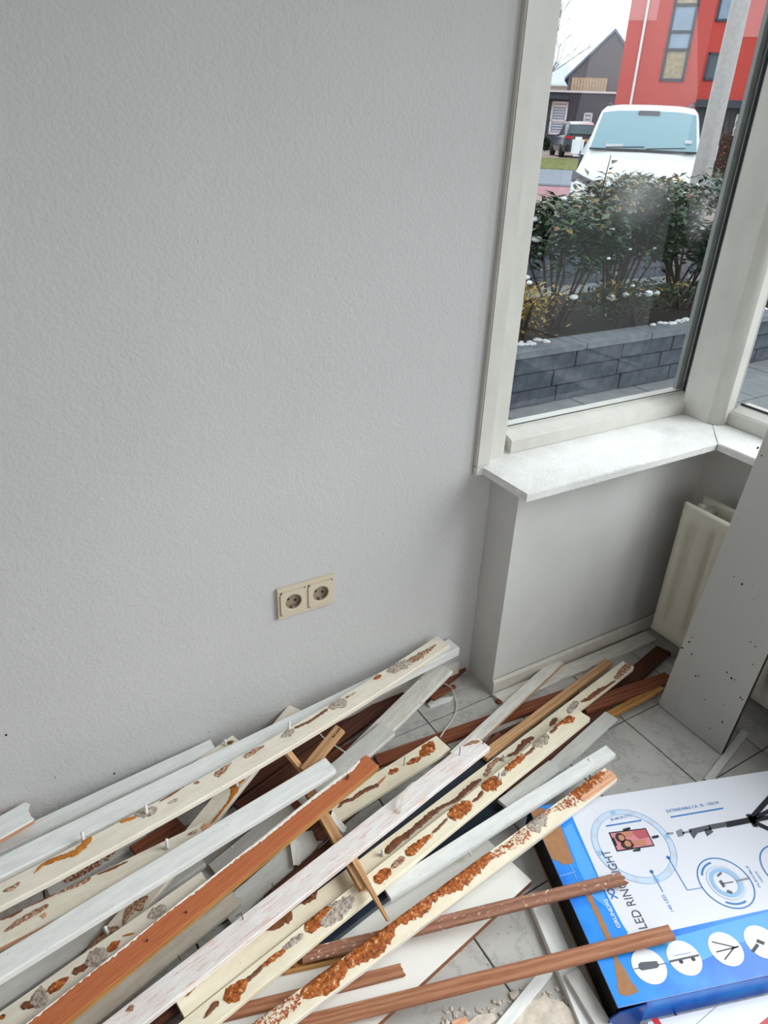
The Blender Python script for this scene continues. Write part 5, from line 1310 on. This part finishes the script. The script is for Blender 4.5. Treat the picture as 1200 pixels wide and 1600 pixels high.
bm = bmesh.new(); bm_box(bm, -.72, .72, -1.06, -.98, .34, .56, .02); obj('bumper_intake', bm, 'black_trim', van)
bm = bmesh.new(); bm_box(bm, -.26, .26, -1.075, -1.06, .46, .57); obj('number_plate', bm, 'number_plate_amber', van)
for s in (-1, 1):
    bm = bmesh.new(); bm_box(bm, s * .66 - .02, s * .66 + .02, 1.0, 3.4, 1.97, 2.0); obj('roof_rail', bm, 'black_trim', van)

# ---- parked dark car seen from behind
cb = at(907, 240, 42.5)
car = empty('dark_car', (cb[0], cb[1], .24), math.atan2(vdir[1], vdir[0]) - math.pi / 2 + .28); tag(car, 'dark blue car with snowy roof parked across the street', 'car')
def loft(bm, secs):
    rs = []
    for y, prof in secs:
        R_ = [bm.verts.new((x, y, z)) for x, z in prof]; L_ = [bm.verts.new((-x, y, z)) for x, z in prof if x > 0]; rs.append(L_[::-1] + R_)
    for a, b in zip(rs, rs[1:]):
        for i in range(len(a) - 1): bm.faces.new((a[i], a[i + 1], b[i + 1], b[i]))
    bm.faces.new(rs[0]); bm.faces.new(rs[-1][::-1])
bm = bmesh.new(); loft(bm, [(y, [(0, z), (.8 * w, z), (w, z - .15), (w, .5), (w * .95, .28)]) for y, z, w in ((-.02, .9, .82), (.1, 1.05, .92), (.6, 1.08, .95), (3.2, 1.06, .95), (4.2, .95, .9), (4.4, .7, .8))]); obj('car_body', bm, 'car_dark_paint', car, True)
bm = bmesh.new(); loft(bm, [(y, [(0, z), (w * .8, z - .01), (w, z - .06), (w * 1.25, 1.06)]) for y, z, w in ((.15, 1.12, .70), (.50, 1.58, .62), (.9, 1.66, .64), (2.2, 1.64, .64), (3.1, 1.1, .7))]); obj('car_cabin', bm, 'car_dark_paint', car, True)
bm = bmesh.new(); loft(bm, [(y, [(0, z), (w * .9, z - .02), (w, z - .06)]) for y, z, w in ((.48, 1.60, .60), (.9, 1.70, .62), (2.2, 1.68, .62))]); obj('snow_cover', bm, 'snow', car, True)
bm = bmesh.new(); f = bm.faces.new([bm.verts.new(v) for v in ((-.72, .10, 1.13), (.72, .10, 1.13), (.58, .44, 1.52), (-.58, .44, 1.52))]); bmesh.ops.solidify(bm, geom=[f], thickness=.02); obj('rear_window', bm, 'windscreen_glass', car)
for s in (-1, 1):
    box('tail_lamp', s * .72 - .2, s * .72 + .2, -.06, .05, .88, 1.02, 'tail_lamp_red', car, .02)
    for yy in (.75, 3.5):
        bm = bmesh.new(); bm_tube(bm, [(s * .74, yy, .32), (s * .96, yy, .32)], .32, 16); obj('wheel', bm, 'tyre_rubber', car, True)
box('number_plate', -.26, .26, -.07, -.03, .78, .9, 'number_plate_amber', car); box('bumper', -.9, .9, -.12, .1, .36, .6, 'black_trim', car, .03)

# ---- buildings: vertical facades square to the line of sight, measured along the facade
class Fac:
    def __init__(self, px, D, turn=0.0):
        self.o = at(px, 210, D); d = np.array([self.o[0] - CAM[0], self.o[1] - CAM[1]]); d /= np.linalg.norm(d)
        a = math.atan2(d[1], d[0]) + turn; self.n = np.array([math.cos(a), math.sin(a), 0]); self.u = np.array([math.sin(a), -math.cos(a), 0]); self.rz = a - math.pi / 2
    def uv(self, px, py):
        P = on_plane(px, py, self.o, self.n); return float(np.dot(P - self.o, self.u)), float(P[2])
    def root(self, name, z=.25): return empty(name, (self.o[0], self.o[1], z), self.rz)
def rect(fc, px0, py0, px1, py1):
    a = [fc.uv(px0, py0), fc.uv(px1, py1)]; return a[0][0], a[1][0], a[1][1], a[0][1]     # u0,u1,z0,z1
ZG = .25
def window(root, u0, u1, z0, z1, fm, pm, fw=.09, bars=(), name='window', proud=-.06):
    w_ = bmesh.new()
    bm_box(w_, u0, u0 + fw, proud, .05, z0, z1); bm_box(w_, u1 - fw, u1, proud, .05, z0, z1); bm_box(w_, u0, u1, proud, .05, z1 - fw, z1); bm_box(w_, u0, u1, proud, .05, z0, z0 + fw)
    for z in bars: bm_box(w_, u0, u1, proud, .05, z - fw * .5, z + fw * .5)
    o = obj(name, w_, fm, root); zs = [z0] + list(bars) + [z1]
    for i in range(len(zs) - 1): box('pane', u0 + fw, u1 - fw, -.01, .03, zs[i] + fw * .5, zs[i + 1] - fw * .5, pm[i % len(pm)], o)
    return o
# red apartment block
fr = Fac(1060, 40.0); rb = fr.root('red_building', ZG); tag(rb, 'red rendered apartment block across the street', 'building')
uL = fr.uv(974, 80)[0]; uR = uL + 20
box('facade', uL, uR, 0, 9, 0, 12 - ZG, 'red_render', rb)
u0, z0 = fr.uv(1030, 127); u1, z1 = fr.uv(1068, 127); zt = fr.uv(1070, -40)[1]
z_a = fr.uv(1060, 50)[1] - ZG; z_b = fr.uv(1050, 78)[1] - ZG
window(rb, u0, u1, z0 - ZG, zt - ZG, 'dark_window_frame', ['curtain_beige', 'window_pane_blue', 'window_pane_blue', 'curtain_beige'], .12, (z_b, z_a, fr.uv(1065, 8)[1] - ZG))
u0, z0 = fr.uv(1098, 126); u1 = fr.uv(1132, 126)[0]; z1 = fr.uv(1110, 82)[1]; window(rb, u0, u1, z0 - ZG, z1 - ZG, 'dark_window_frame', ['window_pane_dark'], .1)
u0, z0 = fr.uv(1117, 34); u1 = fr.uv(1150, 34)[0]; window(rb, u0, u1, z0 - ZG, z0 + 2.2 - ZG, 'dark_window_frame', ['window_pane_blue'], .1)
ud, zd = fr.uv(1000, 80); bm = bmesh.new(); bm_tube(bm, [(ud, -.08, 0), (ud, -.08, 11.5)], .055, 8); obj('downpipe', bm, 'upvc_white', rb)
u0, zc = fr.uv(1088, 160); box('ground_floor_canopy', u0, uR, -.7, -.002, fr.uv(1088, 168)[1] - ZG, fr.uv(1088, 156)[1] - ZG, 'dark_window_frame', rb)
box('ground_floor_wall', u0, uR, -.10, -.003, 0, fr.uv(1088, 168)[1] - ZG - .01, 'dark_brick', rb)
ua, za = fr.uv(1140, 178); window(rb, ua + .3, ua + 1.6, .9, za - ZG, 'upvc_white', ['window_pane_dark'], .08, proud=-.16)
# glass reflections over the facade, put in as pale pink patches
u0, z0 = fr.uv(1154, 58); u1 = u0 + 1.7; box('pale_render_panel', u0, u1, -.02, -.002, z0 - ZG, z0 + 4 - ZG, 'reflection_pink', rb)
u0, z0 = fr.uv(982, 32); box('pale_render_panel', uL + .003, uL + 1.2, -.02, -.002, z0 - ZG, z0 + 4 - ZG, 'reflection_pink', rb)
# red-leaved hedge before it
fh = Fac(1140, 33.0); rh = fh.root('red_hedge', .1); tag(rh, 'clipped hedge with red-brown winter leaves behind the lamp post', 'hedge')
u0, zb_ = fh.uv(1116, 252); zt_ = fh.uv(1120, 206)[1]; bm = bmesh.new(); R = random.Random(2)
for _ in range(2600):
    f = R.random(); p = Vector((u0 + R.random() * 5.0, R.choice((R.uniform(-.08, .05), R.uniform(0, .8))), R.uniform(0, zt_ - .1))); a = R.uniform(0, 6.28)
    leaf_geom(bm, p, Vector((math.cos(a), math.sin(a), R.uniform(-.5, .8))), Vector((0, 0, 1)), .16, .09)
o = obj('foliage', bm, 'red_hedge_leaf', rh); o['kind'] = 'stuff'; bm = bmesh.new(); bm_box(bm, u0 + .05, u0 + 4.95, .05, .75, 0, zt_ - .2); obj('hedge_core', bm, 'bark', rh)
def bare_tree(name, label, base, h, seed, r=.03):
    R = random.Random(seed); root = empty(name, base); tag(root, label, 'tree'); bm = bmesh.new()
    def br(p, d, l, r_, n):
        q = p + d * l; bm_tube(bm, [p, p.lerp(q, .5) + Vector((R.uniform(-.06, .06), R.uniform(-.06, .06), 0)) * l, q], [r_, r_ * .85, r_ * .6], 5)
        if n:
            for _ in range(3): br(p.lerp(q, R.uniform(.5, 1)), (d + Vector((R.uniform(-.8, .8), R.uniform(-.8, .8), R.uniform(-.1, .5)))).normalized(), l * R.uniform(.5, .75), r_ * .55, n - 1)
    br(Vector((0, 0, 0)), Vector((0, 0, 1)), h * .42, r, 4); obj('branches', bm, 'bark', root); return root
p = at(1140, 200, 35); bare_tree('bare_shrub', 'bare leafless shrub between the red hedge and the red building', (p[0], p[1], .1), 2.9, 3, .05)
# dark flat-roofed house
fg = Fac(900, 58.0); db = fg.root('flat_roof_house', ZG); tag(db, 'dark brick flat-roofed house with a white roof edge', 'building')
zr = fg.uv(900, 145)[1] - ZG; ua = fg.uv(850, 145)[0] - 5; ub = fg.uv(972, 145)[0] + 1
box('brick_wall', ua, ub, 0, 7, 0, zr, 'dark_brick', db); box('roof_edge', ua - .1, ub + .1, -.12, 7, zr + .002, zr + .12, 'upvc_white', db)
u0, z1 = fg.uv(863, 158); u1 = fg.uv(889, 158)[0]; zb_ = fg.uv(860, 210)[1]
window(db, u0, u1, zb_ - ZG, z1 - ZG, 'upvc_white', ['window_pane_blue', 'window_pane_blue', 'curtain_beige'], .14, (fg.uv(862, 188)[1] - ZG, fg.uv(862, 165)[1] - ZG))
zz = np.linspace(zb_ - ZG + .2, z1 - ZG - .5, 9)
bm = bmesh.new()
for z in zz: bm_box(bm, u0 + .2, u1 - .2, -.05, -.02, z, z + .06)
o = obj('blind_slats', bm, 'upvc_white', db); o['kind'] = 'stuff'
u0, z1 = fg.uv(913, 176); u1, z0 = fg.uv(924, 192); window(db, u0, u1, z0 - ZG, z1 - ZG, 'upvc_white', ['window_pane_blue'], .1, ((z0 + z1) / 2 - ZG,))
box('lower_eave', ua, fg.uv(890, 152)[0], -.9, -.003, fg.uv(890, 156)[1] - ZG, fg.uv(890, 151)[1] - ZG, 'dark_window_frame', db)
# low shrubs in front of it
fl_ = Fac(865, 52.0)
for k, (px, w_, lb) in enumerate(((857, .3, 'low dark shrub in front of the flat-roofed house'), (874, .28, 'rounded low shrub behind the parked dark car'))):
    u_, z_ = fl_.uv(px, 236); u_ += (-.25, .25)[k]; r_ = fl_.root('garden_shrub', .3); tag(r_, lb, 'shrub'); R = random.Random(k); bm = bmesh.new(); h_ = fl_.uv(px, 214)[1] - .3
    for _ in range(500):
        a = R.uniform(0, 6.28); q = R.random() ** .5; p = Vector((u_ + w_ * q * math.cos(a), R.uniform(-.3, .3), h_ * R.random() ** .8 * (1 - .4 * q))); leaf_geom(bm, p, Vector((R.uniform(-1, 1), R.uniform(-1, 1), R.uniform(0, 1))), Vector((0, 0, 1)), .25, .14)
    o = obj('foliage', bm, 'laurel_leaf', r_); o['kind'] = 'stuff'; bm = bmesh.new(); bm_tube(bm, [(u_, 0, 0), (u_, 0, h_ * .6)], .05, 6); obj('stem', bm, 'bark', r_)
# gable house
fa = Fac(930, 68.0); ga = fa.root('gable_house', ZG); tag(ga, 'house with grey brick gable and steep roof', 'building')
L0 = fa.uv(889, 118); AP = fa.uv(961, 50); half = AP[0] - L0[0]; zE = L0[1] - ZG; zA = AP[1] - ZG
bm = bmesh.new(); pr = [(L0[0], 0), (L0[0] + 2 * half, 0), (L0[0] + 2 * half, zE), (AP[0], zA), (L0[0], zE)]
A_ = [bm.verts.new((x, 0, z)) for x, z in pr]; B_ = [bm.verts.new((x, 9, z)) for x, z in pr]; bm.faces.new(A_); bm.faces.new(B_[::-1])
for i in range(5): bm.faces.new((A_[i], A_[(i + 1) % 5], B_[(i + 1) % 5], B_[i]))
obj('gable_wall', bm, 'gable_brick', ga)
for s in (-1, 1):
    bm = bmesh.new(); e0 = (AP[0] - s * (half + .3), zE - .35); q = [(AP[0], zA + .02), e0, (e0[0], e0[1] + .22), (AP[0], zA + .24)]
    A_ = [bm.verts.new((x, -.12, z)) for x, z in q]; B_ = [bm.verts.new((x, 9.1, z)) for x, z in q]; bm.faces.new(A_); bm.faces.new(B_[::-1])
    for i in range(4): bm.faces.new((A_[i], A_[(i + 1) % 4], B_[(i + 1) % 4], B_[i]))
    obj('roof_slope', bm, 'roof_tile_grey', ga)
u0, z1 = fa.uv(894, 121); u1 = fa.uv(950, 121)[0]; z0 = fa.uv(890, 150)[1]
n = 12
for i in range(n): box('cladding_board', u0 + (u1 - u0) * i / n + .02, u0 + (u1 - u0) * (i + 1) / n, -.08, -.002, z0 - ZG, z1 - ZG, 'cladding_wood', ga)
# snowy roofed house
fw_ = Fac(880, 84.0); sh = fw_.root('snowy_house', ZG); tag(sh, 'cream house with snow covered tiled roof', 'building')
uA, zR = fw_.uv(862, 92); uB = fw_.uv(925, 92)[0]; zE = fw_.uv(870, 133)[1]
box('house_wall', uA - 8, uB, 0, 8, 0, zE - ZG - .02, 'house_cream', sh)
bm = bmesh.new(); q = [(-.5, zE - ZG), (4, zR - ZG), (8.5, zE - ZG)]
A_ = [bm.verts.new((uA - 8.4, y, z)) for y, z in q]; B_ = [bm.verts.new((uB - (.2 if i != 1 else 2.5), y, z)) for i, (y, z) in enumerate(q)]
bm.faces.new(A_); bm.faces.new(B_[::-1])
for i in range(3): bm.faces.new((A_[i], A_[(i + 1) % 3], B_[(i + 1) % 3], B_[i]))
obj('snow_roof', bm, 'snowy_roof', sh)
box('gutter', uA - 8.4, uB, -.62, -.5, zE - ZG - .1, zE - ZG + .05, 'upvc_white', sh)
p = at(862, 150, 72); bare_tree('bare_tree', 'bare winter tree whose twigs show at the left window edge', (p[0] - 2.2 * gp[0], p[1] - 2.2 * gp[1], .2), 13, 9, .1)
